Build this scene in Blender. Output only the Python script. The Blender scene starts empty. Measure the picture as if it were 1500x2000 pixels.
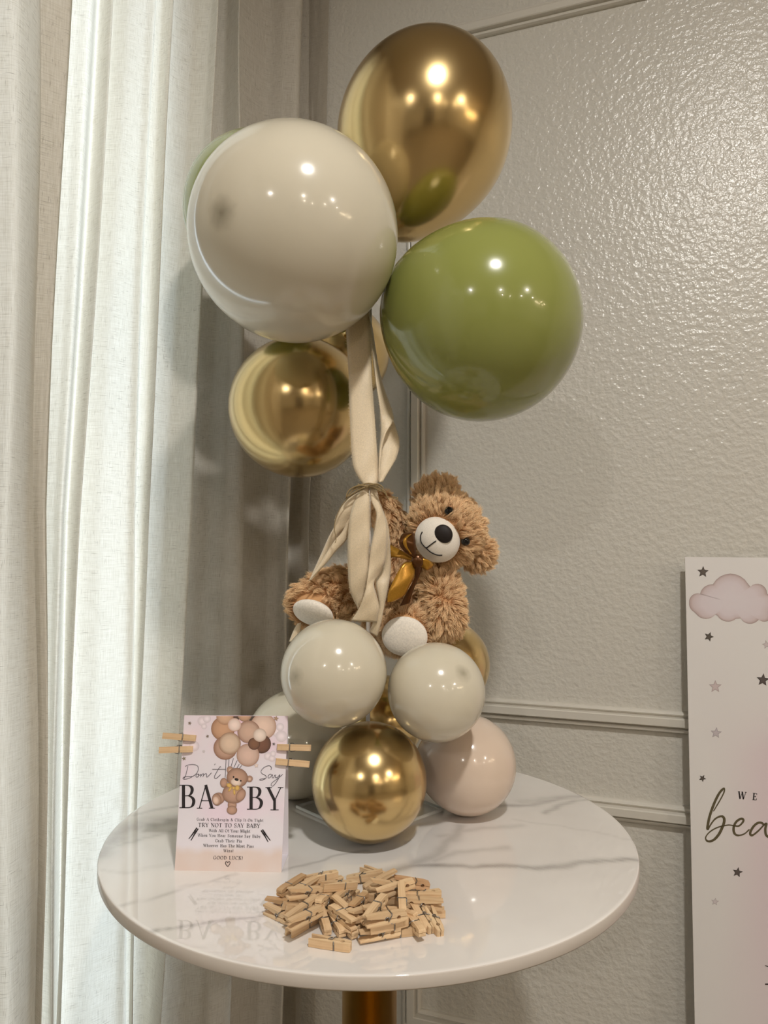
import bpy, bmesh, math, random
import numpy as np
from mathutils import Vector, Matrix, noise
from mathutils.kdtree import KDTree
random.seed(7); rng = np.random.default_rng(7)
SC = bpy.context.scene
COL = SC.collection

# ------------------------------------------------------------------ camera
FPX, CX, CY = 1400.0, 750.0, 1000.0
PITCH, ROLL = math.radians(3.1), math.radians(0.2)
CAM = Vector((0, 0, 1.075))
_f = Vector((0, math.cos(PITCH), math.sin(PITCH)))
_u0 = Vector((0, -math.sin(PITCH), math.cos(PITCH)))
_r0 = Vector((1, 0, 0))
RT = _r0 * math.cos(ROLL) + _u0 * math.sin(ROLL)
UP = -_r0 * math.sin(ROLL) + _u0 * math.cos(ROLL)
FW = _f
cd = bpy.data.cameras.new('camera')
cd.sensor_fit = 'VERTICAL'; cd.sensor_height = 36.0; cd.lens = FPX / 2000 * 36.0
cd.clip_start = 0.02
cam = bpy.data.objects.new('camera', cd); COL.objects.link(cam)
m = Matrix((RT, UP, -FW)).transposed().to_4x4(); m.translation = CAM
cam.matrix_world = m
SC.camera = cam

# ------------------------------------------------------------------ view, world
SC.view_settings.view_transform = 'Standard'
SC.view_settings.look = 'None'
SC.view_settings.gamma = 1.0
SC.view_settings.use_curve_mapping = False
SC.view_settings.exposure = 0.14
w = bpy.data.worlds.new('World'); SC.world = w; w.use_nodes = True
WN = w.node_tree.nodes
WN['Background'].inputs[0].default_value = (0.74, 0.89, 1.0, 1)
WN['Background'].inputs[1].default_value = 5.0
SC.cycles.caustics_reflective = False; SC.cycles.caustics_refractive = False

# ------------------------------------------------------------------ frame of the room
TZ = 0.75                                   # table top
TC = Vector((-0.015, 0.867, TZ)); TR = 0.30
PHI = math.radians(-19.4)
U = Vector((math.cos(PHI), math.sin(PHI), 0))       # along the panelled wall, to the right
N = Vector((-math.sin(PHI), math.cos(PHI), 0))      # into the panelled wall
P0 = Vector((TC.x, TC.y, 0)) + N * 0.50
CORNER = P0 - U * 0.45
CEIL = 2.5
def room(a, b, z):                          # a along panelled wall from the corner, b into the room
    return CORNER + U * a - N * b + Vector((0, 0, z))
ROOMM = Matrix((U, -N, Vector((0, 0, 1)))).transposed().to_4x4(); ROOMM.translation = CORNER

def ray(px, py):
    return RT * ((px - CX) / FPX) + UP * ((CY - py) / FPX) + FW
def at(px, py, y):
    d = ray(px, py); return CAM + d * (y / d.y)
def onz(px, py, z):
    d = ray(px, py); return CAM + d * ((z - CAM.z) / d.z)
def onplane(px, py, p, n):
    d = ray(px, py); return CAM + d * ((p - CAM).dot(n) / d.dot(n))

# ------------------------------------------------------------------ lamps (area lamps sit in the ceiling cans)
LAMPS = [  # x, y, radius, watts, colour
    (0.32, -0.30, 0.060, 24.0, (1.0, 0.965, 0.91)),
    (-1.10, -2.60, 0.055, 18.0, (1.0, 0.945, 0.87)),
    (0.95, -2.90, 0.055, 18.0, (1.0, 0.92, 0.81)),
    (2.45, -1.75, 0.055, 22.0, (1.0, 0.92, 0.81)),
    (3.3, -3.7, 0.055, 16.0, (1.0, 0.86, 0.68)),
    (1.5, -4.6, 0.055, 16.0, (1.0, 0.86, 0.68)),
    (2.5, -4.9, 0.055, 12.0, (1.0, 0.86, 0.68)),
    (4.3, -2.9, 0.055, 12.0, (1.0, 0.86, 0.68)),
]

# ------------------------------------------------------------------ helpers
def s2l(c):
    r = []
    for v in c:
        v /= 255.0
        r.append(v / 12.92 if v <= 0.04045 else ((v + 0.055) / 1.055) ** 2.4)
    return (*r, 1.0)

class NT:
    def __init__(s, name):
        s.m = bpy.data.materials.new(name); s.m.use_nodes = True
        s.t = s.m.node_tree; s.n = s.t.nodes; s.b = s.n['Principled BSDF']; s.out = s.n['Material Output']
    def add(s, typ, **kw):
        x = s.n.new(typ)
        for k, v in kw.items():
            if k.startswith('i_'):
                x.inputs[k[2:].replace('_', ' ')].default_value = v
            else: setattr(x, k, v)
        return x
    def link(s, a, b): s.t.links.new(a, b)
    def math(s, op, a, b=None):
        x = s.n.new('ShaderNodeMath'); x.operation = op
        for i, v in enumerate((a, b)):
            if v is None: continue
            if hasattr(v, 'links') or hasattr(v, 'is_output'): s.link(v, x.inputs[i])
            else: x.inputs[i].default_value = v
        return x.outputs[0]
    def ramp(s, fac, stops):
        x = s.n.new('ShaderNodeValToRGB'); e = x.color_ramp.elements
        while len(e) < len(stops): e.new(0.5)
        for i, (p, c) in enumerate(stops): e[i].position = p; e[i].color = c
        s.link(fac, x.inputs[0]); return x.outputs[0]
    def mix(s, fac, a, b, blend='MIX'):
        x = s.n.new('ShaderNodeMix'); x.data_type = 'RGBA'; x.blend_type = blend
        for i, v in ((0, fac), (6, a), (7, b)):
            if hasattr(v, 'is_output'): s.link(v, x.inputs[i])
            else: x.inputs[i].default_value = v
        return x.outputs[2]
    def noise(s, vec, scale, detail=2.0, rough=0.5):
        x = s.n.new('ShaderNodeTexNoise'); x.inputs['Scale'].default_value = scale
        x.inputs['Detail'].default_value = detail; x.inputs['Roughness'].default_value = rough
        if vec is not None: s.link(vec, x.inputs['Vector'])
        return x.outputs[0]
    def coord(s, which='Object'):
        return s.n.new('ShaderNodeTexCoord').outputs[which]
    def scale(s, vec, sc):
        x = s.n.new('ShaderNodeMapping'); x.inputs['Scale'].default_value = sc
        s.link(vec, x.inputs['Vector']); return x.outputs[0]
    def bump(s, h, strength, dist):
        x = s.n.new('ShaderNodeBump'); x.inputs['Strength'].default_value = strength
        x.inputs['Distance'].default_value = dist; s.link(h, x.inputs['Height'])
        s.link(x.outputs[0], s.b.inputs['Normal'])

def plain(name, rgb, rough=0.5, metal=0.0, **kw):
    t = NT(name); t.b.inputs['Base Color'].default_value = s2l(rgb)
    t.b.inputs['Roughness'].default_value = rough; t.b.inputs['Metallic'].default_value = metal
    for k, v in kw.items(): t.b.inputs[k.replace('_', ' ')].default_value = v
    return t.m

def tag(o, label=None, cat=None, group=None, kind=None):
    if label: o['label'] = label
    if cat: o['category'] = cat
    if group: o['group'] = group
    if kind: o['kind'] = kind
    return o
def empty(name, loc=(0, 0, 0)):
    o = bpy.data.objects.new(name, None); o.empty_display_size = 0.02
    o.location = loc; COL.objects.link(o); return o
def parent(o, p):
    o.parent = p
    o.matrix_parent_inverse = Matrix.Translation(-p.location) if p.parent is None else Matrix()
def obj(name, verts, faces, mat, par=None, smooth=True, kind=None):
    me = bpy.data.meshes.new(name); me.from_pydata([tuple(v) for v in verts], [], faces); me.update()
    return link(name, me, mat, par, smooth, kind)
def link(name, me, mat, par=None, smooth=True, kind=None):
    if mat is not None: me.materials.append(mat)
    if smooth: me.polygons.foreach_set('use_smooth', [True] * len(me.polygons))
    o = bpy.data.objects.new(name, me); COL.objects.link(o)
    if par is not None: child(o, par)
    if kind: o['kind'] = kind
    return o
def world_mat(o):
    mtx = o.matrix_basis
    if o.parent is not None: mtx = world_mat(o.parent) @ o.matrix_parent_inverse @ mtx
    return mtx
def child(o, p):                            # keep o where it stands in the world
    o.parent = p; o.matrix_parent_inverse = world_mat(p).inverted()
def from_bm(name, bm, mat, par=None, smooth=True, kind=None):
    me = bpy.data.meshes.new(name); bm.to_mesh(me); bm.free()
    return link(name, me, mat, par, smooth, kind)
def structure(o): o['kind'] = 'structure'; return o

def box_vf(a, b, mtx=None):
    x0, y0, z0 = a; x1, y1, z1 = b
    v = [Vector(p) for p in ((x0,y0,z0),(x1,y0,z0),(x1,y1,z0),(x0,y1,z0),(x0,y0,z1),(x1,y0,z1),(x1,y1,z1),(x0,y1,z1))]
    if mtx is not None: v = [mtx @ p for p in v]
    return v, [(0,3,2,1),(4,5,6,7),(0,1,5,4),(1,2,6,5),(2,3,7,6),(3,0,4,7)]
class MB:
    def __init__(s): s.v = []; s.f = []
    def add(s, v, f):
        k = len(s.v); s.v += [Vector(p) for p in v]; s.f += [tuple(i + k for i in q) for q in f]
    def box(s, a, b, mtx=None): s.add(*box_vf(a, b, mtx))
    def build(s, name, mat, par=None, smooth=False, kind=None): return obj(name, s.v, s.f, mat, par, smooth, kind)
def tube_vf(pts, r, seg=8, closed=False, caps=True):
    pts = [Vector(p) for p in pts]; n = len(pts); v = []; f = []
    rr = r if isinstance(r, (list, tuple)) else [r] * n
    prev = None
    for i, p in enumerate(pts):
        if closed: t = pts[(i + 1) % n] - pts[i - 1]
        else: t = pts[min(i + 1, n - 1)] - pts[max(i - 1, 0)]
        t.normalize()
        if prev is None:
            a = Vector((0, 0, 1)) if abs(t.z) < 0.9 else Vector((1, 0, 0))
            prev = t.cross(a).normalized()
        prev = (prev - t * prev.dot(t))
        if prev.length < 1e-6: prev = t.orthogonal()
        prev.normalize(); b = t.cross(prev)
        for k in range(seg):
            an = 2 * math.pi * k / seg
            v.append(p + (prev * math.cos(an) + b * math.sin(an)) * rr[i])
    m_ = n if closed else n - 1
    for i in range(m_):
        for k in range(seg):
            a = i * seg + k; b2 = i * seg + (k + 1) % seg; j = ((i + 1) % n) * seg
            f.append((a, b2, j + (k + 1) % seg, j + k))
    if caps and not closed:
        f.append(tuple(range(seg))[::-1]); f.append(tuple((n - 1) * seg + k for k in range(seg)))
    return v, f
def lathe_vf(prof, seg=48):                 # prof: list of (r, z)
    v = []; f = []; rings = []
    for r, z in prof:
        if r < 1e-7: rings.append([len(v)]); v.append(Vector((0, 0, z)))
        else:
            rings.append(list(range(len(v), len(v) + seg)))
            v += [Vector((r * math.cos(2 * math.pi * k / seg), r * math.sin(2 * math.pi * k / seg), z)) for k in range(seg)]
    for a, b in zip(rings, rings[1:]):
        if len(a) == 1 and len(b) == 1: continue
        for k in range(seg):
            k2 = (k + 1) % seg
            if len(a) == 1: f.append((a[0], b[k], b[k2]))
            elif len(b) == 1: f.append((a[k], b[0], a[k2]))
            else: f.append((a[k], b[k], b[k2], a[k2]))
    return v, f
def frame_z(d):                             # rotation whose z axis is d
    return Vector((0, 0, 1)).rotation_difference(Vector(d).normalized()).to_matrix().to_4x4()
def catmull(pts, sub):
    P = [np.array(p, float) for p in pts]; P = [2 * P[0] - P[1]] + P + [2 * P[-1] - P[-2]]; out = []
    for i in range(1, len(P) - 2):
        for k in range(sub):
            t = k / sub; a, b, c, d = P[i - 1], P[i], P[i + 1], P[i + 2]
            out.append(0.5 * (2 * b + (c - a) * t + (2 * a - 5 * b + 4 * c - d) * t * t + (3 * b - a - 3 * c + d) * t ** 3))
    out.append(P[-2]); return out

# ------------------------------------------------------------------ materials
def wall_mat():
    t = NT('textured wall paint'); c = t.coord()
    t.b.inputs['Base Color'].default_value = s2l((208, 204, 195))
    t.b.inputs['Roughness'].default_value = 0.27
    n1 = t.noise(c, 100, 2.0, 0.5); n2 = t.noise(c, 36, 2.0); n3 = t.noise(c, 220, 2.0)
    h = t.ramp(n1, [(0.36, (0, 0, 0, 1)), (0.70, (1, 1, 1, 1))])
    hh = t.math('ADD', t.math('ADD', h, t.math('MULTIPLY', n2, 0.6)), t.math('MULTIPLY', n3, 0.35))
    t.bump(hh, 0.42, 0.0021); return t.m
def wood_mat(name, a, b):
    t = NT(name); c = t.coord()
    g = t.noise(t.scale(c, (12, 260, 260)), 1.0, 3.0, 0.6)
    oi = t.n.new('ShaderNodeObjectInfo').outputs['Random']
    col = t.mix(t.ramp(g, [(0.35, (0, 0, 0, 1)), (0.7, (1, 1, 1, 1))]), s2l(a), s2l(b))
    v = t.math('ADD', t.math('MULTIPLY', oi, 0.16), 0.84)
    x = t.n.new('ShaderNodeCombineColor')
    for i in range(3): t.link(v, x.inputs[i])
    col = t.mix(1.0, col, x.outputs[0], 'MULTIPLY')
    col = t.mix(1.0, col, t.n.new('ShaderNodeObjectInfo').outputs['Color'], 'MULTIPLY')
    t.link(col, t.b.inputs['Base Color']); t.b.inputs['Roughness'].default_value = 0.55
    t.bump(g, 0.15, 0.0004); return t.m
def linen_mat():
    t = NT('slubbed linen'); uv = t.n.new('ShaderNodeUVMap').outputs[0]
    v1 = t.noise(t.scale(uv, (1300, 40, 1)), 1.0, 1.0); v2 = t.noise(t.scale(uv, (40, 1300, 1)), 1.0, 1.0)
    s1 = t.noise(t.scale(uv, (1100, 75, 1)), 1.0, 1.0); s2 = t.noise(t.scale(uv, (70, 1050, 1)), 1.0, 1.0)
    big = t.noise(t.scale(uv, (9, 4, 1)), 1.0, 2.0)
    k1 = t.ramp(s1, [(0.64, (0, 0, 0, 1)), (0.76, (1, 1, 1, 1))]); k2 = t.ramp(s2, [(0.63, (0, 0, 0, 1)), (0.75, (1, 1, 1, 1))])
    k = t.math('MAXIMUM', k1, k2)
    k = t.math('MULTIPLY', k, t.ramp(big, [(0.35, (0.35, 0.35, 0.35, 1)), (0.65, (1, 1, 1, 1))]))
    w = t.math('MULTIPLY', t.math('ADD', v1, v2), 0.5)
    base = t.mix(t.ramp(w, [(0.32, (0, 0, 0, 1)), (0.68, (1, 1, 1, 1))]), s2l((212, 205, 192)), s2l((236, 231, 222)))
    col = t.mix(t.math('MULTIPLY', k, 0.55), base, s2l((120, 105, 88)))
    d = t.n.new('ShaderNodeBsdfDiffuse'); tr = t.n.new('ShaderNodeBsdfTranslucent'); mx = t.n.new('ShaderNodeMixShader')
    t.link(col, d.inputs[0]); t.link(col, tr.inputs[0]); mx.inputs[0].default_value = 0.36
    t.link(d.outputs[0], mx.inputs[1]); t.link(tr.outputs[0], mx.inputs[2]); t.link(mx.outputs[0], t.out.inputs[0])
    return t.m
def balloon_mat(name, rgb, rough, metal, tip=None, trans=0.0, coat=0.0):
    t = NT(name); t.b.inputs['Roughness'].default_value = rough; t.b.inputs['Metallic'].default_value = metal
    base = s2l(rgb)
    if tip is not None:                     # the thicker spot of latex at the far pole of the balloon
        c = t.coord(); x = t.n.new('ShaderNodeSeparateXYZ'); t.link(c, x.inputs[0])
        rr = t.math('SQRT', t.math('ADD', t.math('POWER', x.outputs[0], 2.0), t.math('POWER', x.outputs[1], 2.0)))
        nz = t.noise(c, 60, 2.0)
        rr = t.math('ADD', rr, t.math('MULTIPLY', t.math('SUBTRACT', nz, 0.5), 0.012))
        sp = t.ramp(rr, [(0.0, (1, 1, 1, 1)), (tip[1], (0, 0, 0, 1))])
        up = t.math('GREATER_THAN', x.outputs[2], 0.0)
        col = t.mix(t.math('MULTIPLY', t.math('MULTIPLY', sp, up), 0.75), base, s2l(tip[0]))
        t.link(col, t.b.inputs['Base Color'])
    else: t.b.inputs['Base Color'].default_value = base
    t.b.inputs['Coat Weight'].default_value = coat; t.b.inputs['Coat Roughness'].default_value = 0.06
    if trans > 0:
        tr = t.n.new('ShaderNodeBsdfTranslucent'); tr.inputs[0].default_value = base
        mx = t.n.new('ShaderNodeMixShader'); mx.inputs[0].default_value = trans
        t.link(t.b.outputs[0], mx.inputs[1]); t.link(tr.outputs[0], mx.inputs[2]); t.link(mx.outputs[0], t.out.inputs[0])
    return t.m
def marble_mat():
    t = NT('white marble'); a = t.n.new('ShaderNodeAttribute'); a.attribute_name = 'vein'
    c = t.coord(); nz = t.noise(c, 40, 4.0, 0.6); cloud = t.noise(c, 6, 3.0)
    f = t.math('MULTIPLY', a.outputs['Fac'], t.math('ADD', t.math('MULTIPLY', nz, 0.9), 0.55))
    f = t.math('MINIMUM', f, 1.0)
    base = t.mix(t.ramp(cloud, [(0.35, (0, 0, 0, 1)), (0.7, (1, 1, 1, 1))]), s2l((222, 217, 213)), s2l((234, 230, 226)))
    col = t.mix(f, base, s2l((136, 130, 126)))
    t.link(col, t.b.inputs['Base Color']); t.b.inputs['Roughness'].default_value = 0.03
    t.b.inputs['Coat Weight'].default_value = 0.8; t.b.inputs['Coat Roughness'].default_value = 0.01
    t.b.inputs['Specular IOR Level'].default_value = 0.7
    return t.m
def print_mat(name='printed ink', rough=0.45):
    t = NT(name); a = t.n.new('ShaderNodeVertexColor'); a.layer_name = 'Col'
    t.link(a.outputs[0], t.b.inputs['Base Color']); t.b.inputs['Roughness'].default_value = rough
    return t.m
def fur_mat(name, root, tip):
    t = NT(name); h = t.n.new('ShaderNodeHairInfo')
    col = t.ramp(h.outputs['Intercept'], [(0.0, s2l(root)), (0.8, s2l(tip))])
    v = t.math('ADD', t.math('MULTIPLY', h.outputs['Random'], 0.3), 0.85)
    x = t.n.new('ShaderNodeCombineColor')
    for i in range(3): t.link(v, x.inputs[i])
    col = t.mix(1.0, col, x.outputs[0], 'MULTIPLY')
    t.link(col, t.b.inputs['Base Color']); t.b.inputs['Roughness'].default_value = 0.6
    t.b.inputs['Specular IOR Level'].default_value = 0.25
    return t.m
def cloth_mat(name, rgb, rough, sheen=0.3, sc=900, metal=0.0, bump=0.12):
    t = NT(name); c = t.coord(); n = t.noise(c, sc, 2.0)
    col = t.mix(t.ramp(n, [(0.3, (0, 0, 0, 1)), (0.7, (1, 1, 1, 1))]), s2l(tuple(v * 0.92 for v in rgb)), s2l(rgb))
    t.link(col, t.b.inputs['Base Color']); t.b.inputs['Roughness'].default_value = rough
    t.b.inputs['Metallic'].default_value = metal; t.b.inputs['Sheen Weight'].default_value = sheen
    t.bump(n, bump, 0.0006); return t.m

M = dict(
    wall=wall_mat(), trim=plain('trim paint', (212, 207, 197), 0.3), ceiling=plain('ceiling paint', (196, 186, 174), 0.9),
    floor=wood_mat('floor wood', (108, 98, 84), (138, 126, 108)), linen=linen_mat(), marble=marble_mat(),
    edge=plain('stone edge', (206, 198, 190), 0.25),
    gold_leg=plain('brushed gold', (168, 124, 40), 0.34, 1.0),
    white=balloon_mat('cream latex', (219, 211, 191), 0.16, 0.0, ((140, 132, 112), 0.011), 0.12, 0.5),
    pinkish=balloon_mat('blush latex', (222, 202, 184), 0.16, 0.0, ((150, 132, 118), 0.010), 0.12, 0.5),
    white_big=balloon_mat('cream latex large', (219, 211, 191), 0.16, 0.0, ((120, 112, 92), 0.020), 0.12, 0.5),
    green=balloon_mat('sage green latex', (142, 148, 78), 0.18, 0.0, None, 0.05, 0.5),
    chrome=balloon_mat('chrome gold latex', (212, 185, 132), 0.21, 1.0, ((130, 96, 40), 0.012)),
    acrylic=None, wood=wood_mat('birch wood', (212, 178, 138), (236, 208, 168)),
    steel=plain('spring steel', (150, 148, 146), 0.3, 1.0),
    ribbon=cloth_mat('cream ribbon', (230, 211, 180), 0.5, 0.3), fray=plain('frayed thread', (214, 194, 160), 0.8),
    twine=cloth_mat('jute twine', (150, 128, 88), 0.9, 0.1, 2500, bump=0.5),
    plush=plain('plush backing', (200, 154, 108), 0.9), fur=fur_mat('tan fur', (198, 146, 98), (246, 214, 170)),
    pad=cloth_mat('cream plush pad', (246, 238, 226), 0.8, 0.6, 500, bump=0.3),
    muzzle=cloth_mat('white velour', (240, 232, 220), 0.75, 0.4, 1200), padfur=fur_mat('cream fur', (216, 204, 186), (244, 236, 224)),
    nose=plain('black flock', (24, 14, 12), 0.65), eye=plain('glossy black', (10, 8, 8), 0.08), thread=plain('black thread', (26, 20, 18), 0.7),
    satin=cloth_mat('gold satin', (184, 134, 46), 0.28, 0.0, 700, 0.55),
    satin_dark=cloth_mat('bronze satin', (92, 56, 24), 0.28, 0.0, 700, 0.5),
    print=print_mat(), card=print_mat('printed card', 0.5), board=print_mat('printed board', 0.4),
    black=plain('black ink', (26, 20, 22), 0.5), paper=plain('card stock', (232, 226, 232), 0.6),
    foam=plain('foam board', (236, 230, 226), 0.5), frame=plain('window frame', (224, 222, 216), 0.4),
    dark=plain('dark doorway', (60, 48, 38), 0.6), lens=plain('lamp lens', (240, 236, 228), 0.5), can=plain('lamp trim', (228, 224, 218), 0.4),
)
t = NT('clear acrylic'); tp = t.n.new('ShaderNodeBsdfTransparent'); gl = t.n.new('ShaderNodeBsdfGlossy'); gl.inputs['Roughness'].default_value = 0.03
mx = t.n.new('ShaderNodeMixShader'); mx.inputs[0].default_value = .05; tp.inputs[0].default_value = (.97, .98, .98, 1)
t.link(tp.outputs[0], mx.inputs[1]); t.link(gl.outputs[0], mx.inputs[2]); t.link(mx.outputs[0], t.out.inputs[0]); M['acrylic'] = t.m
M['acrylic_edge'] = plain('polished acrylic edge', (236, 238, 236), 0.1)
t = NT('window glass'); tp = t.n.new('ShaderNodeBsdfTransparent'); gl = t.n.new('ShaderNodeBsdfGlossy'); gl.inputs['Roughness'].default_value = 0.02
mx = t.n.new('ShaderNodeMixShader'); mx.inputs[0].default_value = 0.06
t.link(tp.outputs[0], mx.inputs[1]); t.link(gl.outputs[0], mx.inputs[2]); t.link(mx.outputs[0], t.out.inputs[0]); M['glass'] = t.m
t = NT('lit bulb'); t.b.inputs['Emission Color'].default_value = (1, 0.78, 0.5, 1); t.b.inputs['Emission Strength'].default_value = 45; M['bulb'] = t.m

# ------------------------------------------------------------------ room shell (room coordinates a, b, z)
RA, RB = 7.0, 7.0
def rbox(name, a, b, mat, holes=None):
    mb = MB(); mb.box(a, b, None); o = mb.build(name, mat); o.matrix_world = ROOMM; return structure(o)
rbox('floor', (-0.15, -0.15, -0.1), (RA + .15, RB + .15, 0), M['floor'])
rbox('ceiling', (-0.15, -0.15, CEIL), (RA + .15, RB + .15, CEIL + 0.1), M['ceiling'])
rbox('wall_right', (-0.15, -0.12, 0), (RA, 0, CEIL), M['wall'])
rbox('wall_far', (RA, -0.12, 0), (RA + 0.12, RB, CEIL), M['wall'])
# window wall with one opening
W0, W1, WZ0, WZ1 = 0.345, 0.70, 0.18, 2.25
mb = MB()
mb.box((-0.14, 0, 0), (0, W0, CEIL)); mb.box((-0.14, W1, 0), (0, RB, CEIL))
mb.box((-0.14, W0, 0), (0, W1, WZ0)); mb.box((-0.14, W0, WZ1), (0, W1, CEIL))
o = mb.build('wall_left', M['wall']); o.matrix_world = ROOMM; structure(o)
we = empty('window_1'); we.matrix_world = ROOMM; structure(we)
mb = MB(); fw = 0.045
mb.box((-0.11, W0, WZ0), (-0.06, W0 + fw, WZ1)); mb.box((-0.11, W1 - fw, WZ0), (-0.06, W1, WZ1))
mb.box((-0.11, W0, WZ0), (-0.06, W1, WZ0 + fw)); mb.box((-0.11, W0, WZ1 - fw), (-0.06, W1, WZ1))
o = mb.build('window_frame', M['frame']); o.matrix_world = ROOMM; child(o, we)
mb = MB(); mb.box((-0.088, W0 + fw, WZ0 + fw), (-0.084, W1 - fw, WZ1 - fw))
o = mb.build('window_pane', M['glass']); o.matrix_world = ROOMM; child(o, we)
# wall behind the camera with a dark doorway
mb = MB(); mb.box((-0.14, RB, 0), (2.6, RB + 0.12, CEIL)); mb.box((4.4, RB, 0), (RA + .12, RB + 0.12, CEIL)); mb.box((2.6, RB, 2.1), (4.4, RB + 0.12, CEIL))
o = mb.build('wall_back', M['wall']); o.matrix_world = ROOMM; structure(o)
mb = MB(); mb.box((2.6, RB + 0.07, 0), (4.4, RB + 0.1, 2.1))
for a in (2.72, 3.55):
    mb.box((a, RB + 0.055, 0.2), (a + 0.72, RB + 0.07, 0.95)); mb.box((a, RB + 0.055, 1.1), (a + 0.72, RB + 0.07, 1.95))
o = mb.build('door_1', M['dark']); o.matrix_world = ROOMM; structure(o)

# portal so daylight through the window is sampled well
ld = bpy.data.lights.new('window_portal', 'AREA'); ld.shape = 'RECTANGLE'; ld.size = W1 - W0; ld.size_y = WZ1 - WZ0
ld.cycles.is_portal = True
lo = bpy.data.objects.new('window_portal', ld); COL.objects.link(lo)
mm = Matrix((-N, Vector((0, 0, 1)), -U)).transposed().to_4x4()
mm.translation = room(-0.145, (W0 + W1) / 2, (WZ0 + WZ1) / 2); lo.matrix_world = mm

# mouldings: profile (height across, proud of the wall)
MOULD = [(0, 0), (0, .005), (.002, .009), (.005, .010), (.007, .009), (.008, .0065), (.0095, .0065), (.011, .0145), (.0125, .0165), (.0245, .0165), (.026, .015), (.0268, .0065), (.0285, .0065), (.0295, .009), (.0315, .010), (.034, .009), (.036, .005), (.036, 0)]
def mould_frame(name, a0, a1, z0, z1):
    e = empty(name); e.matrix_world = ROOMM; structure(e)
    def stick(p, q, inward, nm):
        # p,q outer corners (a,z); profile runs inward; mitred ends
        v = []; f = []; k = len(MOULD)
        d = Vector((q[0] - p[0], q[1] - p[1])).normalized(); iw = Vector(inward)
        for (pt, sgn) in ((Vector(p), 1), (Vector(q), -1)):
            for h, pr in MOULD:
                c = pt + iw * h + d * (sgn * h); v.append(Vector((c.x, -0.0 + pr, c.y)))
        for i in range(k - 1): f.append((i, i + 1, k + i + 1, k + i))
        o = obj(nm, v, f, M['trim'], None, False); o.matrix_world = ROOMM; child(o, e)
    stick((a0, z1), (a1, z1), (0, -1), 'top_moulding'); stick((a1, z0), (a0, z0), (0, 1), 'bottom_moulding')
    stick((a0, z0), (a0, z1), (1, 0), 'side_moulding'); stick((a1, z1), (a1, z0), (-1, 0), 'side_moulding')
def wall_az(px, py):
    p = onplane(px, py, P0, N); r = ROOMM.inverted() @ p; return r.x, r.z
ztop = wall_az(900, 50)[1]; zrail = wall_az(1150, 1417)[1]; zlow = wall_az(1240, 1563)[1]
aU = wall_az(796, 860)[0]
print('trim z', ztop, zrail, zlow, aU)
mould_frame('trim_1', aU, aU + 2.3, zrail, ztop)
mould_frame('trim_2', aU - .007, aU + 2.3, 0.2, zlow)
rbox('baseboard_right', (0.0, 0, 0), (RA, 0.014, 0.11), M['trim'])
rbox('baseboard_left', (0.0, 0.02, 0), (0.014, RB, 0.11), M['trim'])

# ------------------------------------------------------------------ ceiling lamps
for i, (x, y, r, wt, c) in enumerate(LAMPS):
    e = empty('ceiling_downlight', (x, y, CEIL))
    where = ['nearest the balloon table', 'by the curtained window', 'in the middle of the room', 'towards the far wall', 'at the right of the back row', 'at the left of the back row', 'in the middle of the back row', 'nearest the far wall'][i]
    tag(e, 'round white recessed ceiling downlight ' + where, 'lamp', 'recessed ceiling downlights')
    v, f = lathe_vf([(r + .006, 0), (r + .03, 0), (r + .032, -.004), (r + .012, -.008), (r + .006, -.004), (r + .006, 0)], 32)
    obj('trim_ring', [p + e.location for p in v], f, M['can'], e)
    v, f = lathe_vf([(0, -.001), (r + .006, -.001), (r + .006, 0), (0, 0)], 32)
    obj('lens', [p + e.location for p in v], f, M['lens'], e)
    ld = bpy.data.lights.new('downlight_lamp', 'AREA'); ld.shape = 'DISK'; ld.size = 2 * r; ld.energy = wt; ld.color = c
    lo = bpy.data.objects.new('downlight_lamp', ld); COL.objects.link(lo); lo.location = (x, y, CEIL - 0.012)
# chandelier far to the right
cp = Vector((3.1, -1.1, 1.78)); e = empty('chandelier', cp)
tag(e, 'ring chandelier of small warm globe bulbs hanging in the far corner', 'lamp')
obj('rod', *tube_vf([cp + Vector((0, 0, .1)), Vector((cp.x, cp.y, CEIL))], .008, 8), M['gold_leg'], e)
obj('ring', *tube_vf([cp + Vector((.35 * math.cos(a), .35 * math.sin(a), 0)) for a in np.linspace(0, 2 * math.pi, 40, endpoint=False)], .01, 8, True), M['gold_leg'], e)
mb = MB()
for k in range(4):
    a = k * math.pi / 2; mb.add(*tube_vf([cp + Vector((0, 0, .11)), cp + Vector((.35 * math.cos(a), .35 * math.sin(a), 0))], .006, 6))
mb.build('arms', M['gold_leg'], e)
for k in range(8):
    a = 2 * math.pi * k / 8; bm = bmesh.new(); bmesh.ops.create_uvsphere(bm, u_segments=16, v_segments=10, radius=.035)
    bmesh.ops.translate(bm, verts=bm.verts, vec=cp + Vector((.35 * math.cos(a), .35 * math.sin(a), .03 + .05 * (k % 2)))); from_bm('bulb', bm, M['bulb'], e)

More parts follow.
